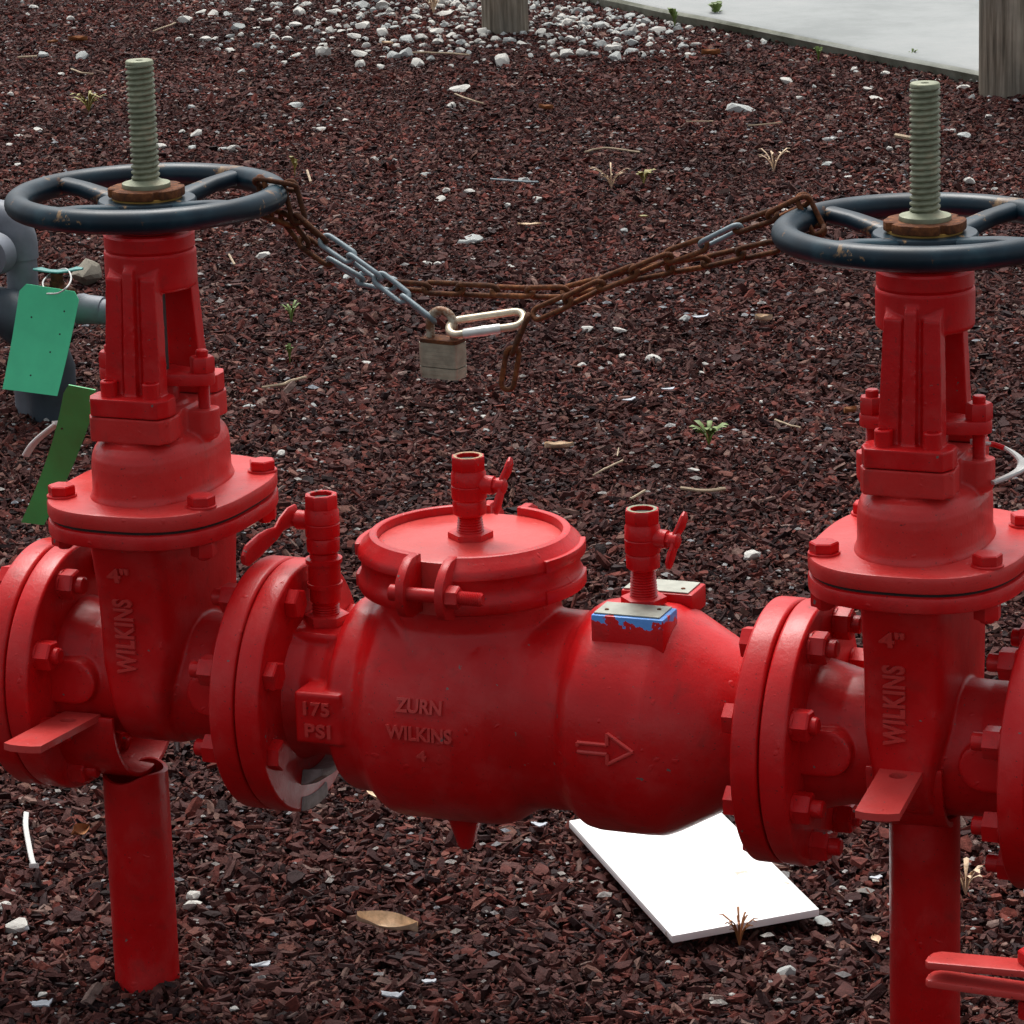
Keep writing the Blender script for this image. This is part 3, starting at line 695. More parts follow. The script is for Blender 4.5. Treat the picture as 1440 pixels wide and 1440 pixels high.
def place_links(pts, galv, roll0=0):
    q = resample(pts, PITCH_L)
    for i, (a, b) in enumerate(zip(q, q[1:])):
        d = (b-a).normalized(); mid = (a+b)/2
        rot = d.to_track_quat('X', 'Z').to_matrix() @ Matrix.Rotation(R(40 + 90*(i % 2) + roll0) + R(random.uniform(-14, 14)), 3, 'X')
        k = 'g' if galv(i, mid, len(q)) else random.choice('rrd')
        add('chain_link', lms[k], RUST, ch, mid-ch_o, rot.to_euler())
place_links(pA + pB, lambda i, m, n: i < 4 or i in (11, 12))
place_links(pW + pC, lambda i, m, n: i == 4)
place_links(pT, lambda i, m, n: False, 130)

def padlock():
    top = aty(622, 476, -.002); yaw = R(-9)
    t = thing('padlock', 'weathered laminated padlock with rusty shackle hanging from the chain', 'padlock', tuple(top + Vector((0, 0, -.034))), yaw)
    z = 0.0
    def rr(w_, d_): return [(p*1., q*1.) for p, q in sup(w_/2, d_/2, 7, 32)]
    n = 10; h = .0345/n
    for k in range(n):
        b = new_bm(); e = .00006*(k % 2) + (.0012 if k in (0, n-1) else 0); prism(b, rr(.0385-e, .0215-e), k*h+.0002, (k+1)*h+.0001 if k != 2 else (k+1)*h-.0006); add('lock_plate', bake(b, 'lock_plate'), LOCKM if k < n-1 else RUST, t)
    b = new_bm(); hw_ = .0118; pts = [(-hw_, 0, .030), (-hw_, 0, .046)] + [(-hw_*math.cos(a), 0, .0475+hw_*math.sin(a)*.95) for a in np.linspace(0.1, PI-.1, 11)] + [(hw_, 0, .046), (hw_, 0, .030)]
    sweep(b, pts, .0038, 12, up=(0, 1, 0)); add('shackle', bake(b, 'shackle', angle=80), SHK, t)
def shackle_mat():
    t = NT('rusty shackle'); m = t.ramp(t.noise(110, 5, .6), [(.45, 0.), (.6, 1.)])
    t.set(t.mix(m, (.16, .065, .025), (.40, .36, .28)), .55, .3); t.bump(t.noise(400, 4), .3, .0008); return t.m
SHK = shackle_mat()
padlock()
def quick_link():
    a, b_ = aty(632, 462, -.010), aty(736, 447, .006)
    t = thing('quick_link', 'long pale snap hook joining the padlock to the rusty chain', 'snap hook', tuple((a+b_)/2))
    d = (b_-a); ln = d.length/2; b = new_bm(); hl, rr = ln-.0085, .0098; pts = []
    for q in np.linspace(-PI/2, PI/2, 10): pts.append((hl + rr*.9*math.cos(q), rr*math.sin(q), 0))
    for q in np.linspace(PI/2, 3*PI/2, 10): pts.append((-hl + rr*.9*math.cos(q), rr*math.sin(q), 0))
    rot = (d.normalized().to_track_quat('X', 'Z').to_matrix() @ Matrix.Rotation(R(28), 3, 'X')).to_euler()
    sweep(b, pts, .0034, 12, True, up=(0, 0, 1)); add('hook_body', bake(b, 'hook_body', angle=80), SHK2, t, (0, 0, 0), rot)
    b = new_bm(); lathe(b, [(-.020, .0038), (-.019, .0044), (.012, .0044), (.013, .0038)], 'x', (0, -rr, 0), 14); lathe(b, [(-.0035, .0047), (.001, .0047)], 'x', (0, -rr, 0), 14); add('gate', bake(b, 'gate'), GALV2, t, (0, 0, 0), rot)
SHK2 = plain('tarnished pale metal', (.52, .44, .32), .38, .4, .3, 70)
GALV2 = plain('bright zinc', (.66, .66, .62), .35, .4, .15, 60)
quick_link()

# ------------------------------------------------------------------ grey pipes behind the left valve
def grey_pipes():
    g0 = at(44, 579); y = g0.y
    t = thing('grey_pipe', 'grey pipe riser with elbow and teal handled valve behind the left gate valve', 'pipe', (g0.x, y, 0))
    def P(px, py, dy=0.): return aty(px, py, y+dy) - Vector((g0.x, y, 0))
    r = .0235
    b = new_bm(); top = P(44, 345)
    sweep(b, [(0, 0, -.03), (0, 0, .1), (0, 0, top.z-.01)], r, 28, up=(0, 1, 0)); add('riser', bake(b, 'riser'), PVC, t)
    b = new_bm(); e = .042; pts = [(0, 0, top.z-.02)] + [(-e+e*math.cos(a), 0, top.z+e*math.sin(a)) for a in np.linspace(0, PI/2, 8)] + [(-.3, 0, top.z+e)]
    sweep(b, pts, r*1.12, 28, up=(0, 1, 0)); add('elbow', bake(b, 'elbow'), PVC, t)
    b = new_bm(); q = P(0, 356, -.05); lathe(b, [(-.03, .030), (.0, .032), (.01, .026)], 'y', (q.x-.004, q.y, q.z), 30); add('cap', bake(b, 'cap'), PVC, t)
    hz = P(112, 430).z
    b = new_bm(); sweep(b, [(-.45, -.02, P(0, 420).z), (-.05, -.02, P(20, 424).z), (.05, -.02, hz), (.20, -.02, hz-.004)], r*.82, 24, up=(0, 1, 0)); add('branch', bake(b, 'branch'), PVC, t)
    c = P(122, 430, -.02); b = new_bm(); lathe(b, [(c.x-.014, .0225), (c.x-.006, .0235), (c.x+.004, .0215), (c.x+.024, .0205), (c.x+.028, .0195)], 'x', (0, -.02, hz), 28); add('coupling', bake(b, 'coupling'), PVC, t)
    b = new_bm(); q = P(12, 440, -.06); sweep(b, [q + Vector((-.06, 0, .015)), q, q + Vector((.035, .02, -.035)), q + Vector((.05, .03, -.09)), Vector((q.x+.05, q.y+.03, -.03))], [.032, .036, .040, .036, .034], 24); add('body_fitting', bake(b, 'body_fitting', angle=60), PVC_D, t)
    v = P(82, 424, -.02); b = new_bm(); lathe(b, [(v.x-.03, .02), (v.x-.022, .026), (v.x+.012, .027), (v.x+.024, .021)], 'x', (0, -.02, v.z), 24); lathe(b, [(v.z, .012), (v.z+.032, .011)], 'z', (v.x, -.02, 0), 14); hexa(b, .018, v.z+.032, v.z+.044, 'z', (v.x, -.02, 0)); add('valve_body', bake(b, 'valve_body'), RUST_D, t)
    h = P(82, 382, -.02); b = new_bm(); pts = []
    for s in (-1, 1): sweep(b, [h, h + Vector((s*.014, s*.004, .001)), h + Vector((s*.026, s*.008, .004)), h + Vector((s*.036, s*.010, .004))], [(.009, .0022), (.008, .0022), (.0115, .0024), (.004, .0015)], 12, n=2.5, up=(0, 0, 1))
    add('handle', bake(b, 'handle'), TEAL, t)
    return y
gy = grey_pipes()

def card(name, quad, mat, label, holes, bend=.0):
    """thin hanging tag through four corner points (tl, tr, br, bl) with clipped top corners"""
    o = (quad[0]+quad[1]+quad[2]+quad[3])/4; q = [p-o for p in quad]
    nrm = (q[1]-q[0]).cross(q[3]-q[0]).normalized()
    b = new_bm(); nx, ny = 9, 14; th = .0006; sheets = []
    for s in (-1, 1):
        rows = []
        for j in range(ny+1):
            v = j/ny; row = []
            for i in range(nx+1):
                u = i/nx
                if j == 0: u = .10+.80*u           # clipped corners
                p = q[0].lerp(q[1], u).lerp(q[3].lerp(q[2], u), v) + nrm*(bend*math.sin(PI*v*.9) + s*th)
                row.append(b.verts.new(p))
            rows.append(row)
        sheets.append(rows)
        for j in range(ny):
            for i in range(nx):
                f = (rows[j][i], rows[j][i+1], rows[j+1][i+1], rows[j+1][i]); b.faces.new(f if s > 0 else tuple(reversed(f)))
    A_, B_ = sheets
    loop = lambda S: S[0] + [r_[-1] for r_ in S[1:]] + list(reversed(S[-1][:-1])) + [r_[0] for r_ in reversed(S[1:-1])]
    la, lb = loop(A_), loop(B_)
    for k in range(len(la)): b.faces.new((la[k], la[(k+1) % len(la)], lb[(k+1) % len(lb)], lb[k]))
    t = thing(name, label, 'tag', tuple(o)); add('card', bake(b, 'card', angle=50), mat, t)
    b = new_bm()
    for u, v in holes:
        p = q[0].lerp(q[1], u).lerp(q[3].lerp(q[2], u), v) + nrm*bend*math.sin(PI*v*.9)
        b2 = [b.verts.new(p + nrm*sg*(th+.0003) + (q[1]-q[0]).normalized()*(.0014*math.cos(a)) + (q[3]-q[0]).normalized()*(.0014*math.sin(a))) for sg in (-1, 1) for a in np.linspace(0, 2*PI, 8, endpoint=False)]
        ring_faces(b, [b2[:8], b2[8:]])
    if holes: add('punched_hole', bake(b, 'punched_hole'), GASKET, t)
    return t, o, q
y1 = gy-.10
t1, o1, q1 = card('inspection_tag', [aty(29, 398, y1), aty(113, 411, y1), aty(80, 557, y1-.02), aty(3, 547, y1-.02)], GREEN_T, 'bright green blank tag hanging from the teal handled grey valve', [(.27, .30), (.80, .20), (.80, .42), (.70, .60), (.45, .84)], .004)
b = new_bm(); sweep(b, smooth_path([aty(66, 413, y1-.006)-o1, aty(82, 412, y1-.012)-o1, aty(95, 403, y1-.008)-o1, aty(100, 390, y1+.05)-o1, aty(92, 378, y1+.09)-o1, aty(70, 386, y1+.08)-o1, aty(60, 398, y1+.04)-o1, aty(66, 413, y1+.004)-o1]), .0013, 8); add('string', bake(b, 'string'), WHITE_P, t1)
t2, o2, q2 = card('inspection_tag', [aty(92, 540, .06), aty(139, 549, .055), aty(58, 742, .13), aty(26, 738, .13)], GREEN_D, 'dark green tag tied behind the left gate valve bonnet', [(.2, .35)], .016)
b = new_bm(); sweep(b, [aty(128, 564, .050)-o2, aty(133, 560, .035)-o2, aty(138, 556, .0)-o2, aty(150, 552, -.01)-o2], .0016, 8); add('string', bake(b, 'string'), WHITE_P, t2)
def cable_tie(label, pts, r=.0016, head=True, mat=WHITE_P):
    pts = smooth_path(pts); c = sum((Vector(p) for p in pts), Vector())/len(pts); b = new_bm(); sweep(b, [Vector(p)-c for p in pts], [(r*1.6, r*.7)]*len(pts), 8, n=4)
    if head: e = Vector(pts[0])-c; sweep(b, [e + Vector((-.004, 0, 0)), e + Vector((.004, 0, .001))], [(.003, .0026)]*2, 8, n=5)
    o = add('cable_tie', bake(b, 'cable_tie'), mat, loc=c); return tag(o, label, 'cable tie')
cable_tie('white cable tie dangling beside the dark green tag', [aty(80, 596, .25), aty(66, 607, .25), aty(54, 617, .25), aty(44, 628, .25), aty(36, 641, .25)], .0026)
ct = cable_tie('white and red cable tie looped around the right gate valve yoke', [aty(1372, 622, .02), aty(1398, 625, .03), aty(1420, 634, .03), aty(1436, 648, .02), aty(1435, 660, .01), aty(1420, 669, 0), aty(1396, 679, -.01)], .0026)
q = Vector(ct.location); b = new_bm(); sweep(b, [p-q for p in (aty(1371, 621.7, .02), aty(1385, 623, .027), aty(1398, 625, .03), aty(1412, 630, .031))], [(.0047, .0023)]*4, 8, n=4); add('painted_part', bake(b, 'painted_part'), RED, ct)
cable_tie('white cable tie lying on mulch left of the left pipe stand', [at(48, 1218, .02), at(44, 1205, .022), at(39, 1180, .018), at(36, 1160, .014), at(37, 1143, .012)], .0018)

# ------------------------------------------------------------------ white board on the ground
def board():
    l, f, r = at(800, 1152, .024), at(945, 1314, .019), at(1152, 1276, .021); bk = l + (r-f)
    c = (l+f+r+bk)/4; b = new_bm()
    rg = [[b.verts.new(p-c + Vector((0, 0, dz))) for p in (l, f, r, bk)] for dz in (-.009, -.0015)]
    ring_faces(b, rg)
    o = add('board', bake(b, 'board', bevel=.0007), BOARD, loc=c); tag(o, 'flat white board lying on the mulch below the check valve outlet', 'board')
def board_mat():
    t = NT('white melamine'); c = t.mix(t.ramp(t.noise(26, 6, .7), [(.63, 0.), (.66, .8)]), (.86, .86, .85), (.40, .26, .16))
    t.set(c, .45); return t.m
BOARD = board_mat(); board()

# ------------------------------------------------------------------ stones
def stone_mesh(seed, sub=2):
    rnd = random.Random(seed); b = new_bm(); bmesh.ops.create_icosphere(b, subdivisions=sub, radius=1)
    for _ in range(16):
        n = Vector((rnd.gauss(0, 1), rnd.gauss(0, 1), rnd.gauss(0, 1))).normalized(); h = rnd.uniform(.50, .85)
        for v in b.verts:
            k = v.co.dot(n)
            if k > h: v.co -= n*(k-h)*.92
    for v in b.verts: v.co += v.co.normalized()*(.10*mnoise.noise(v.co*2.2 + Vector((seed*3.1, 0, 0))) + .06*mnoise.noise(v.co*6 + Vector((seed*5.1, 0, 0))))
    me = bake(b, 'stone', angle=16); return me
SM = [stone_mesh(i) for i in range(10)]
SMW = []
for i, m in enumerate(SM):
    m.materials.append(STONE if i % 3 else STONE_G); SMW.append(m)
rs = random.Random(5)
def stone(px, py, wpx, hpx, label=None, group='white stones scattered over the mulch', name='stone', variant=None, mat=None):
    p = at(px, py); dist = (p-CAM).length; s = wpx/F_PX*dist/2*1.25
    m = SMW[variant if variant is not None else rs.randrange(len(SMW))]
    hz = max(.32*s, min(s*1.1, hpx/F_PX*dist/2))
    o = add(name, m, STONE, loc=(p.x, p.y, hz*.45), rot=(rs.uniform(-.2, .2), rs.uniform(-.2, .2), rs.uniform(0, 6.28)), scale=(s*1.1, s*.95, hz*1.1))
    tag(o, label or 'small white limestone chunk lying loose on the dark mulch', 'stone', group); return o
NAMED = [
 (706, 90, 28, 18, 'largest white oblong stone, just below the wooden post among the stones'), (647, 128, 28, 13, 'flat white stone alone on the mulch, below the stones by the post'),
 (635, 152, 13, 12, 'pointed white pebble below the flat white lone stone'), (573, 80, 20, 18, 'triangular grey stone left of the wooden post'),
 (553, 82, 19, 14, 'pale stone touching the triangular grey stone left of the post'), (117, 83, 20, 15, 'angular white stone just left of the left valve stem top'),
 (60, 79, 17, 11, 'white angular stone near the left edge, next to a dry twig'), (261, 32, 20, 13, 'rounded cream stone high on the mulch above the left handwheel'),
 (1058, 783, 24, 14, 'white stone on the mulch left of the right valve bonnet'), (22, 1308, 34, 22, 'cream lumpy stone at the left edge near the bottom'),
 (272, 1262, 26, 14, 'upper white stone of the pair right of the left pipe stand'), (270, 1276, 27, 18, 'grey lower stone of the pair right of the left pipe stand'),
 (7, 1277, 22, 14, 'white stone cut by the left edge, above the cream stone'), (1156, 1298, 34, 10, 'flat white stone below the right corner of the white board'),
 (1105, 1372, 30, 20, 'white flake stone left of the right pipe stand base'), (1040, 156, 40, 6, 'long flat white stone high right of centre'),
 (662, 340, 38, 9, 'long flat white stone in the middle above the chain'), (371, 362, 22, 10, 'white block of stone behind the chain near the left handwheel'),
 (825, 466, 18, 13, 'cream lump of stone right of the quick link'), (870, 467, 20, 11, 'pale grey stone right of the cream lump'), (922, 508, 22, 12, 'cream crumbly stone in the middle distance'),
 (975, 663, 16, 9, 'white fragment of stone below the green weed'), (395, 640, 14, 10, 'white fragment above the left test cock'), (964, 450, 17, 10, 'rounded cream pebble right of the chain'),
]
for i, q in enumerate(NAMED): stone(*q[:4], label=q[4], variant=(i*3+1) % 10)
LOOSE = [(47, 11, 13, 6), (15, 134, 11, 7), (26, 194, 13, 9), (14, 206, 10, 8), (55, 184, 15, 7), (25, 233, 11, 6), (276, 191, 16, 12), (271, 209, 13, 8), (270, 153, 11, 10), (227, 209, 17, 10), (256, 187, 9, 7), (312, 211, 15, 7), (331, 211, 18, 10), (340, 104, 14, 11), (306, 73, 10, 8), (289, 57, 17, 10), (251, 57, 9, 6), (269, 52, 10, 5), (98, 29, 11, 9), (86, 106, 9, 7), (322, 22, 10, 7), (283, 18, 14, 6), (300, 23, 15, 13), (319, 24, 14, 11), (350, 17, 16, 11), (451, 184, 15, 9), (416, 150, 25, 5), (476, 155, 8, 6), (486, 170, 9, 5), (527, 227, 13, 10), (555, 227, 8, 7), (598, 247, 19, 8), (619, 282, 16, 8), (660, 271, 20, 8), (628, 270, 11, 8), (737, 256, 17, 10), (714, 292, 11, 9), (757, 282, 11, 9), (730, 287, 7, 6), (661, 368, 15, 11), (601, 371, 12, 6), (617, 373, 12, 7), (719, 377, 9, 8), (490, 390, 17, 7), (508, 390, 8, 6), (541, 395, 13, 8), (878, 325, 11, 6), (755, 281, 12, 8), (787, 425, 20, 9), (962, 450, 14, 8), (875, 502, 11, 6), (818, 516, 13, 9), (992, 514, 9, 8), (1072, 567, 11, 6), (1141, 573, 7, 5), (1169, 545, 9, 5), (440, 573, 12, 9), (514, 512, 13, 8), (350, 574, 14, 9), (680, 590, 12, 9), (670, 578, 9, 7), (684, 607, 9, 7), (1105, 297, 10, 5), (1112, 375, 16, 7), (985, 525, 10, 5), (1163, 232, 18, 7), (1220, 127, 12, 8), (1232, 140, 19, 7), (1355, 126, 18, 9), (1390, 165, 10, 7), (1357, 193, 24, 9), (1340, 186, 10, 7), (1252, 211, 9, 7), (1365, 257, 16, 10), (1399, 268, 10, 6), (1245, 106, 13, 8), (1204, 102, 9, 5), (1125, 140, 13, 7), (1145, 123, 8, 6), (1172, 108, 8, 5), (1105, 115, 18, 10), (1166, 197, 18, 5), (1192, 250, 10, 5), (1037, 140, 8, 5), (390, 1100, 11, 8), (432, 1262, 13, 12), (322, 1356, 10, 6), (330, 1420, 14, 8), (1185, 1250, 11, 6), (1072, 1330, 9, 6), (940, 1355, 9, 6), (1030, 1400, 11, 6), (700, 1355, 9, 5), (870, 1290, 8, 6), (110, 1385, 12, 6), (60, 1400, 14, 8)]
for q in LOOSE: stone(*q)
# heap round the wooden post and the strip of stones along the path
placed = [(q[0], q[1], q[2]) for q in NAMED+LOOSE]; n_ = 0; tries = 0
while n_ < 178 and tries < 6000:
    tries += 1
    if rs.random() < .72: px, py = rs.gauss(580, 165), 34+abs(rs.gauss(0, 29))*(1 if rs.random() < .7 else -.7)
    else: px, py = rs.uniform(760, 1010), rs.uniform(18, 82)
    if not (300 < px < 1040 and 4 < py < 98) or (672 < px < 752 and py < 46): continue
    if px > 880 and py < 22 + (px-880)*.32: continue
    wpx = rs.choice((8, 9, 10, 12, 14, 16, 18, 20, 22)); 
    if any(abs(px-a)*1.0 < (wpx+c)*.42 and abs(py-b_) < (wpx+c)*.26 for a, b_, c in placed): continue
    placed.append((px, py, wpx)); stone(px, py, wpx, wpx*rs.uniform(.5, .85), 'white limestone lump in the loose heap around the wooden post', 'white stones heaped around the wooden post'); n_ += 1
p = at(122, 400); ro = add('rock', SM[4].copy(), ROCK, loc=(p.x, p.y, .02), rot=(0, 0, 1), scale=(.036, .03, .03)); ro.data.materials.clear(); ro.data.materials.append(ROCK); tag(ro, 'brown grey rock behind the teal handled grey valve', 'rock')

# ------------------------------------------------------------------ leaves, twigs, weeds, scraps
def leaf(px, py, ln, wd, rotz, mat, label, curl=.4, tilt=(0, 0), z=.012, name='dry_leaf', cat='leaf', group=None):
    p = at(px, py); b = new_bm(); nx, ny = 14, 6; S = []
    for s in (0, 1):
        rows = []
        for i in range(nx+1):
            u = i/nx; wv = wd/2*math.sin(PI*min(.985, max(.02, u))**.85)**.8; row = []
            for j in range(ny+1):
                v = j/ny*2-1; x = (u-.5)*ln; yv = v*wv
                zz = curl*wd*(v*v*.55) + curl*ln*.25*(u-.5)**2 + .06*ln*mnoise.noise(Vector((u*3.5, v*1.6, px))) - .05*wd*(1-abs(v))
                row.append(b.verts.new((x, yv, zz - s*.0005)))
            rows.append(row)
        S.append(rows)
        for i in range(nx):
            for j in range(ny):
                f = (rows[i][j], rows[i+1][j], rows[i+1][j+1], rows[i][j+1]); b.faces.new(f if s == 0 else tuple(reversed(f)))
    per = lambda rows: [r_[0] for r_ in rows] + rows[-1][1:] + [r_[-1] for r_ in reversed(rows[:-1])] + list(reversed(rows[0][1:-1]))
    la, lb = per(S[0]), per(S[1])
    for k in range(len(la)): b.faces.new((la[k], la[(k+1) % len(la)], lb[(k+1) % len(lb)], lb[k]))
    o = add(name, bake(b, name, angle=70), mat, loc=(p.x, p.y, z), rot=(tilt[0], tilt[1], rotz)); return tag(o, label, cat, group)
leaf(546, 1328, .062, .022, R(3), LEAF_TAN, 'long curled tan leaf on the mulch at the bottom', .75, (R(14), R(4)), .018)
leaf(531, 1141, .046, .017, R(-52), LEAF_TAN, 'pale curled leaf below the bulging check valve body', .5, (R(12), 0), .018)
leaf(745, 325, .044, .016, R(20), LEAF_TAN, 'small tan leaf in the middle distance above the chain', .3)
leaf(905, 313, .02, .012, R(0), LEAF_YE, 'tiny yellow leaf above the rusty chain', .2)
leaf(1074, 460, .028, .018, R(10), LEAF_TAN, 'curled yellowish leaf left of the right gate valve', .8)
leaf(787, 640, .042, .020, R(30), LEAF_TAN, 'pale tan leaf behind the lid test cock', .5)
leaf(768, 160, .034, .022, R(0), LEAF_OR, 'orange brown leaf below the heap of stones', .6)
leaf(1000, 83, .045, .026, R(20), LEAF_OR, 'rust brown leaf near the concrete path', .7)
leaf(110, 63, .05, .025, R(10), LEAF_OR, 'orange brown leaf scraps left of the valve stem', .6)
leaf(75, 66, .03, .02, R(60), LEAF_OR, 'small orange leaf near the left edge', .4)
leaf(1196, 590, .022, .018, R(50), LEAF_OR, 'orange leaf beside the right valve gland', .6)
leaf(1232, 1338, .018, .009, R(-60), LEAF_TAN, 'small pale leaf in front of the right pipe stand', .3)
leaf(545, 520-452, .03, .02, R(0), LEAF_TAN, 'tan leaf among the heaped white stones', .4)
leaf(112, 1185, .022, .014, R(70), LEAF_OR, 'orange brown leaf left of the left pipe stand', .8, (R(40), 0))
leaf(1330, 190, .05, .02, R(15), LEAF_TAN, 'tan leaf right of the right valve stem', .3) if False else None
def twig(pts, r, label=None, mat=TWIG, name='twig', cat='twig', group='dry twigs on the mulch'):
    P = smooth_path([at(*q) for q in pts], 4); P = [q + Vector((0, 0, .0012*mnoise.noise(q*90))) for q in P]; c = sum(P, Vector())/len(P); b = new_bm(); sweep(b, [q-c for q in P], r, 6)
    o = add(name, bake(b, name), mat, loc=c); return tag(o, label or 'thin dry twig lying on the dark mulch', cat, group)
TWIG_LABELS = ['pale bent twig below the small green sprout', 'tan stick left of the right valve, just above its cone end', 'short pale stick behind the cone end test cock', 'thin tan twig left of the right valve gland', "thin dark tan twig above the lid test cock's right side", 'bent straw twig high up in the middle above the chain', 'thin straight straw twig above the right part of the chain', 'thick brown stick ending behind the right valve stem', 'thin straw lying high up right of the middle', 'dry twig at the left edge next to a white angular stone', 'short pale curved twig left of the left valve stem', 'thin tan twig high up above the left handwheel', 'long straw lying among the stones left of the post', 'thin twig touching the flat white lone stone', 'pale upright splinter right of the left handwheel', 'tiny pale splinter below the left handwheel rim', 'tiny pale upright straw right of the lid test cock']
for pts, r in ((((368, 545, .014), (395, 541, .016), (412, 534, .018), (430, 531, .016)), .0022), (((958, 686, .014), (990, 690, .016), (1020, 687, .016)), .0026), (((886, 702, .02), (907, 690, .022)), .0018),
               (((1090, 590, .014), (1108, 597, .016), (1126, 602, .014)), .0016), (((834, 668, .014), (850, 660, .018), (876, 647, .016)), .0014), (((822, 214, .012), (850, 208, .016), (900, 214, .012)), .0022),
               (((1052, 177, .012), (1100, 172, .014)), .002), (((1260, 190, .018), (1285, 195, .02), (1300, 200, .016)), .005), (((965, 171, .012), (1003, 170, .014)), .0015), (((25, 81, .012), (52, 79, .016)), .003),
               (((100, 97, .014), (115, 102, .018), (131, 104, .014)), .0022), (((215, 44, .014), (234, 37, .018), (247, 32, .016)), .002), (((580, 74, .018), (610, 74, .018), (660, 77, .016)), .0022),
               (((640, 132, .014), (664, 141, .018), (680, 145, .014)), .002), (((432, 240, .02), (437, 256, .014)), .0025), (((322, 358, .014), (330, 372, .016)), .002), (((870, 630, .02), (868, 641, .02)), .001)):
    twig(pts, r, TWIG_LABELS.pop(0), group=None)
twig(((690, 252, .014), (757, 256, .014)), .0022, 'thin straight grey rod on the mulch above the chain', GALV, 'rod', 'rod', None)
twig(((1015, 458, .02), (1000, 452, .016), (985, 455, .016)), .0012) if False else None
SCRAP_M = plain('grubby pale plastic', (.34, .37, .41), .5, 0, .3, 120)
SCRAP = 'thin pale scrap of plastic lying on the dark mulch'
for px, py, ln, wd, rz, lab in ((368, 1377, .020, .007, 20, 'pale blue scrap of plastic near the foot of the left pipe stand'), (552, 1420, .024, .009, -15, 'broken white plastic stub on the mulch at the bottom'), (759, 1178, .020, .007, -20, 'white plastic strip left of the white board corner'), (604, 1400, .014, .006, 0, 'small pale scrap right of the broken plastic stub'),
                         (985, 458, .03, .005, 5, 'thin white plastic strip right of the cream pebble'), (885, 575, .02, .006, 25, 'pale plastic sliver behind the cone end test cock'), (940, 560, .022, .006, 0, 'pale plastic scrap above the green weed'), (1232, 1253, .012, .006, 10, 'tiny white scrap beside the right pipe stand'), (60, 1432, .022, .012, 0, 'white scrap at the bottom left corner')):
    p = at(px, py); b = new_bm(); outl = sup(ln/2, wd/2, 3.2, 18); prism(b, [(x*(1+.12*math.sin(i*2.3+px)), y_*(.75+.35*math.sin(i*1.7+py))) for i, (x, y_) in enumerate(outl)], -.0006, .0008)
    for v in b.verts: v.co.z += 14*v.co.x**2 + 30*v.co.y*v.co.x; v.co.y += 9*v.co.x**2
    o = add('plastic_scrap', bake(b, 'plastic_scrap'), SCRAP_M, loc=(p.x, p.y, .014), rot=(R(12), R(-8), R(rz))); tag(o, lab or SCRAP, 'scrap', None if lab else 'pale plastic scraps on the mulch')
def weed(px, py, h, n, mat, label, wide=.35, spread=1.0):
    p = at(px, py); rnd = random.Random(int(px*7+py)); b = new_bm()
    for i in range(n):
        a = rnd.uniform(0, 6.28); l = h*rnd.uniform(.5, 1.0); d = Vector((math.cos(a), math.sin(a), 0))*spread
        pts = [Vector((0, 0, -.005)), d*l*.2 + Vector((0, 0, l*.4)), d*l*.45 + Vector((0, 0, l*.72)), d*l*.75 + Vector((0, 0, l*.9)), d*l*.95 + Vector((0, 0, l*.86))]
        ww = l*wide*.5; sweep(b, pts, [(.0006, .0006), (.0008, .0006), (ww*.8, .0006), (ww, .0006), (ww*.15, .0004)], 8, up=(0, 0, 1))
    o = add('weed', bake(b, 'weed', angle=60), mat, loc=(p.x, p.y, .01)); return tag(o, label, 'weed')
weed(410, 457, .032, 11, LEAF_GR, 'spiky green weed under the galvanised chain links', .16, .7)
weed(408, 514, .028, 6, LEAF_GR, 'small upright green sprout below the spiky green weed', .22, .4)
weed(997, 630, .030, 26, LEAF_GR, 'low leafy green weed left of the right gate valve', .30, 1.1)
weed(1040, 1336, .030, 18, LEAF_OR, 'dried orange weed at the front edge of the white board', .09, .8)
weed(1283, 92, .036, 9, LEAF_GR, 'green grass tuft at the concrete edge beside the right valve stem', .18, .5)
weed(1008, 34, .055, 14, LEAF_GR, 'leafy green weed growing at the corner of the pale concrete path', .3, .6)
weed(949, 42, .055, 8, LEAF_GR, 'bright green sprout among the stones beside the path', .4, .4)
weed(1151, 90, .045, 7, LEAF_GR, 'small green sprout in the mulch before the concrete edge', .3, .4)
weed(415, 250, .04, 6, LEAF_YE, 'yellow flowered sprout right of the left handwheel', .3, .4)
weed(905, 264, .035, 8, LEAF_YE, 'yellow green sprout in the mulch above the chain middle', .4, .9)
weed(1088, 245, .045, 12, LEAF_TAN, 'dry tan grass tuft left of the right handwheel', .1, 1.0)
weed(860, 268, .045, 12, LEAF_TAN, 'dry tangled grass beside the yellow green sprout', .08, 1.1)
weed(125, 160, .05, 16, LEAF_YE, 'dull yellow moss strand left of the left stem', .15, 1.3)
weed(690, 8, .05, 10, LEAF_OR, 'dry brown tuft left of the post base at the top', .15, .8) if False else None
weed(610, 22, .055, 14, LEAF_TAN, 'dry straw tuft behind the stones left of the post', .1, .9)
weed(1358, 1265, .035, 12, LEAF_TAN, 'pale dry moss tuft right of the right pipe stand', .2, 1.0)

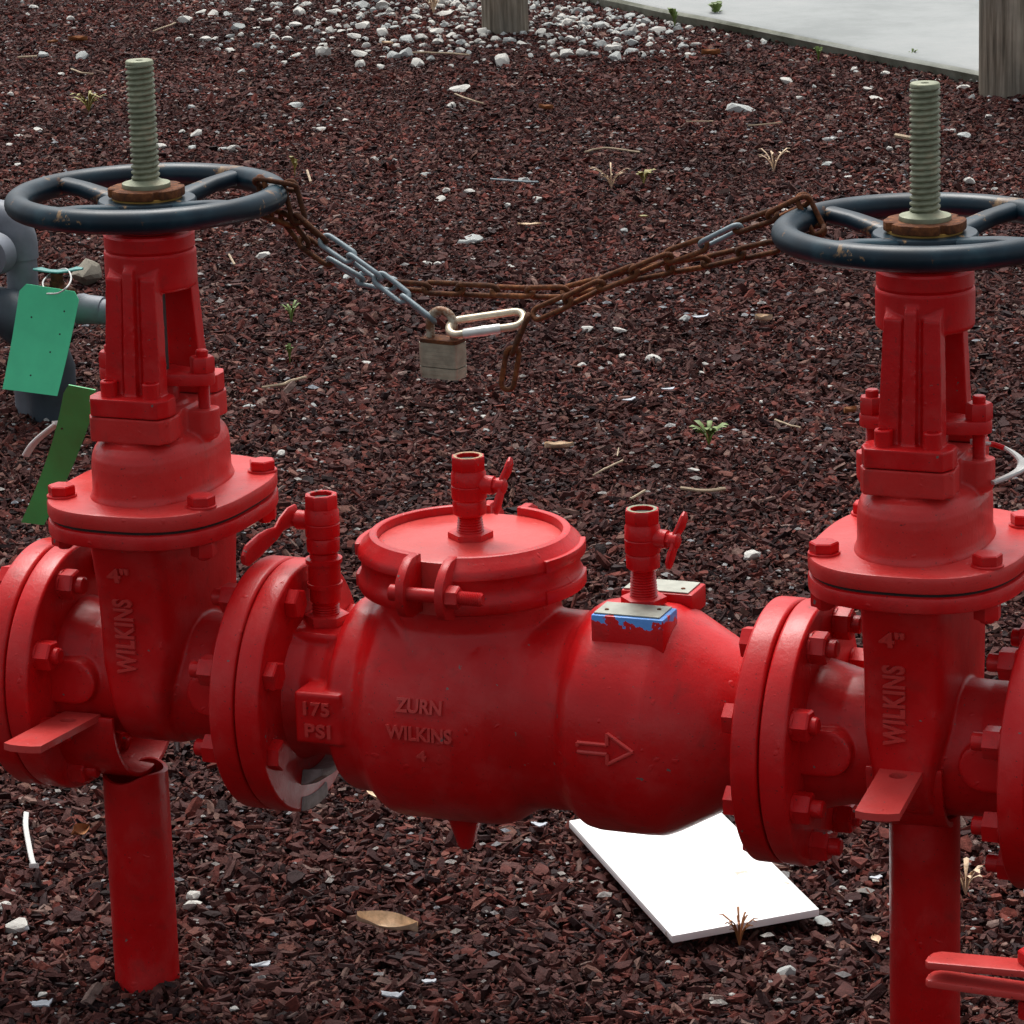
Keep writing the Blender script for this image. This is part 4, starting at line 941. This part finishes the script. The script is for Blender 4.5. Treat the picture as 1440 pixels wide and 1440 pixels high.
# ------------------------------------------------------------------ mulch chips: patches of flat bark shards
rp = np.random.RandomState(4)
def chip_patch(seed, n, rad, big):
    rg = np.random.RandomState(seed); V = []; Fc = []
    for i in range(n):
        L_ = np.clip(rg.lognormal(math.log(.0088*big), .55), .0032, .025); W_ = L_*rg.uniform(.28, .80); T_ = np.clip(L_*rg.uniform(.07, .22), .0010, .0042)
        if rg.rand() < .35: L_ *= 1.15; W_ = L_*rg.uniform(.12, .32); T_ = W_*rg.uniform(.4, .9)
        k = rg.randint(5, 8); an = np.sort(rg.uniform(0, 2*PI, k)); rr_ = rg.uniform(.6, 1.1, k)
        an = np.linspace(0, 2*PI, k, endpoint=False) + rg.uniform(-.35, .35, k)
        px, py = L_/2*rr_*np.cos(an), W_/2*rr_*np.sin(an)
        sh = rg.uniform(-.25, .25); top = np.stack([px*.93+sh*T_, py*.93, np.full(k, T_/2)+rg.uniform(-.25, .25, k)*T_], 1); bot = np.stack([px, py, np.full(k, -T_/2)], 1)
        cen = np.array([[rg.uniform(-.1, .1)*L_, rg.uniform(-.1, .1)*W_, T_*rg.uniform(.4, .85)]])
        v = np.concatenate([top, bot, cen])
        v[:, 2] += rg.uniform(-4, 8)*v[:, 0]**2
        e = Euler((rg.normal(0, .5), rg.normal(0, .42), rg.uniform(0, 6.28))).to_matrix(); M = np.array(e)
        q = rg.uniform(0, 2*PI); rd = rad*math.sqrt(rg.uniform(0, 1))
        v = v @ M.T + [rd*math.cos(q), rd*math.sin(q), rg.uniform(.0, .011)+T_/2]
        o = len(V); V.extend(v.tolist()); c = o+2*k
        for a in range(k):
            b_ = (a+1) % k; Fc.append((o+a, o+b_, c)); Fc.append((o+k+a, o+k+b_, o+b_, o+a))
    me = bpy.data.meshes.new('mulch_patch'); me.from_pydata(V, [], Fc); me.update(); return me
PCOL = bpy.data.collections.new('mulch_patches')
for i in range(12):
    me = chip_patch(100+i, 380, .075, 1.0); me.materials.append(CHIP); o = bpy.data.objects.new('mulch_patch', me); PCOL.objects.link(o)
SCOL = bpy.data.collections.new('shell_patches')
for i in range(6):
    rg = np.random.RandomState(300+i); V = []; Fc = []
    for k in range(16):
        s = rg.lognormal(math.log(.0022), .6); m = Matrix(); q = rg.uniform(0, 6.28); rd = .2*math.sqrt(rg.uniform(0, 1)); o = len(V)
        for (x, y, z) in ((-1, -.5, 0), (.9, -.7, 0), (1.1, .5, .1), (-.6, .8, 0), (0, 0, .55)):
            c_, s_ = math.cos(q*3), math.sin(q*3); V.append((rd*math.cos(q)+s*(x*c_-y*s_), rd*math.sin(q)+s*(x*s_+y*c_), .011+s*z+rg.uniform(0, .001)))
        Fc += [(o, o+1, o+4), (o+1, o+2, o+4), (o+2, o+3, o+4), (o+3, o, o+4)]
    me = bpy.data.meshes.new('shell_patch'); me.from_pydata(V, [], Fc); me.materials.append(SHELL); SCOL.objects.link(bpy.data.objects.new('shell_patch', me))

def scatter(name, pts, rot, scl, idx, coll, mat):
    me = bpy.data.meshes.new(name); me.from_pydata(pts.tolist(), [], [])
    for nm, ty, arr, key in (('rot', 'FLOAT_VECTOR', rot, 'vector'), ('scl', 'FLOAT', scl, 'value'), ('idx', 'INT', idx, 'value')):
        at_ = me.attributes.new(nm, ty, 'POINT'); at_.data.foreach_set(key, np.ascontiguousarray(arr).ravel())
    o = bpy.data.objects.new(name, me); COL.objects.link(o)
    ng = bpy.data.node_groups.new(name, 'GeometryNodeTree'); ng.interface.new_socket('Geometry', in_out='INPUT', socket_type='NodeSocketGeometry'); ng.interface.new_socket('Geometry', in_out='OUTPUT', socket_type='NodeSocketGeometry')
    N = ng.nodes.new; gi, go = N('NodeGroupInput'), N('NodeGroupOutput'); ip = N('GeometryNodeInstanceOnPoints'); ci = N('GeometryNodeCollectionInfo')
    ci.inputs['Collection'].default_value = coll; ci.inputs['Separate Children'].default_value = True; ci.inputs['Reset Children'].default_value = True
    ip.inputs['Pick Instance'].default_value = True
    def attr(nm, ty):
        x = N('GeometryNodeInputNamedAttribute'); x.data_type = ty; x.inputs['Name'].default_value = nm; return [s_ for s_ in x.outputs if s_.enabled and s_.name == 'Attribute'][0]
    lk = ng.links.new; lk(gi.outputs[0], ip.inputs['Points']); lk(ci.outputs[0], ip.inputs['Instance']); lk(attr('idx', 'INT'), ip.inputs['Instance Index'])
    e2r = N('FunctionNodeEulerToRotation'); lk(attr('rot', 'FLOAT_VECTOR'), e2r.inputs[0]); lk(e2r.outputs[0], ip.inputs['Rotation']); lk(attr('scl', 'FLOAT'), ip.inputs['Scale']); lk(ip.outputs[0], go.inputs[0])
    md = o.modifiers.new('scatter', 'NODES'); md.node_group = ng
    tag(o, kind='stuff'); return o
def region(step, jit):
    P = []
    y = -.75
    while y < 7.6:
        f_ = (y+.15)/6.35; xl = -.12 + (-3.61+.12)*f_ - .75; xr = .80 + (-.80-.80)*max(0, f_) + 1.6
        x = xl
        while x < xr: P.append((x + rp.uniform(-jit, jit), y + rp.uniform(-jit, jit))); x += step
        y += step
    return np.array(P)
P2 = region(.066, .03)
ce, cn = np.array([E0.x, E0.y]), np.array([en.x, en.y])
sd_ = (P2-ce) @ cn
P2 = P2[sd_ < -.005]
n = len(P2); pts = np.concatenate([P2, rp.uniform(-.016, -.010, (n, 1))], 1)
rot = np.stack([rp.normal(0, .03, n), rp.normal(0, .03, n), rp.uniform(0, 6.28, n)], 1)
scatter('mulch', pts, rot, rp.uniform(.9, 1.2, n), rp.randint(0, 12, n), PCOL, CHIP)
P3 = region(.17, .08); sd_ = (P3-ce) @ cn; P3 = P3[sd_ < -.02]; n = len(P3)
scatter('shell_fragments', np.concatenate([P3, rp.uniform(-.011, -.006, (n, 1))], 1), np.stack([np.zeros(n), np.zeros(n), rp.uniform(0, 6.28, n)], 1), rp.uniform(.7, 1.3, n), rp.randint(0, 6, n), SCOL, SHELL)
# pale gravel strip along the concrete
GCOL = bpy.data.collections.new('gravel_stones')
for i in range(6):
    m = stone_mesh(50+i, 1); m.materials.append(STONE if i % 2 else STONE_G); GCOL.objects.link(bpy.data.objects.new('gravel_stone', m))
n = 3000; u = rp.uniform(-2.6, 1.9, n); u = u[rp.uniform(0, 1, n) < np.clip(1-(u+.1)/1.0, .02, 1)]; n = len(u); dv = -np.abs(rp.normal(0, .28, n))*np.clip(1.1-.45*u, .12, 1.6)-.02
gp = np.stack([E0.x+ed.x*u+en.x*dv, E0.y+ed.y*u+en.y*dv, np.full(n, .000)], 1)
scatter('pale_gravel', gp, rp.uniform(0, 6.28, (n, 3)), np.clip(rp.lognormal(math.log(.0075), .5, n), .003, .02), rp.randint(0, 6, n), GCOL, STONE)
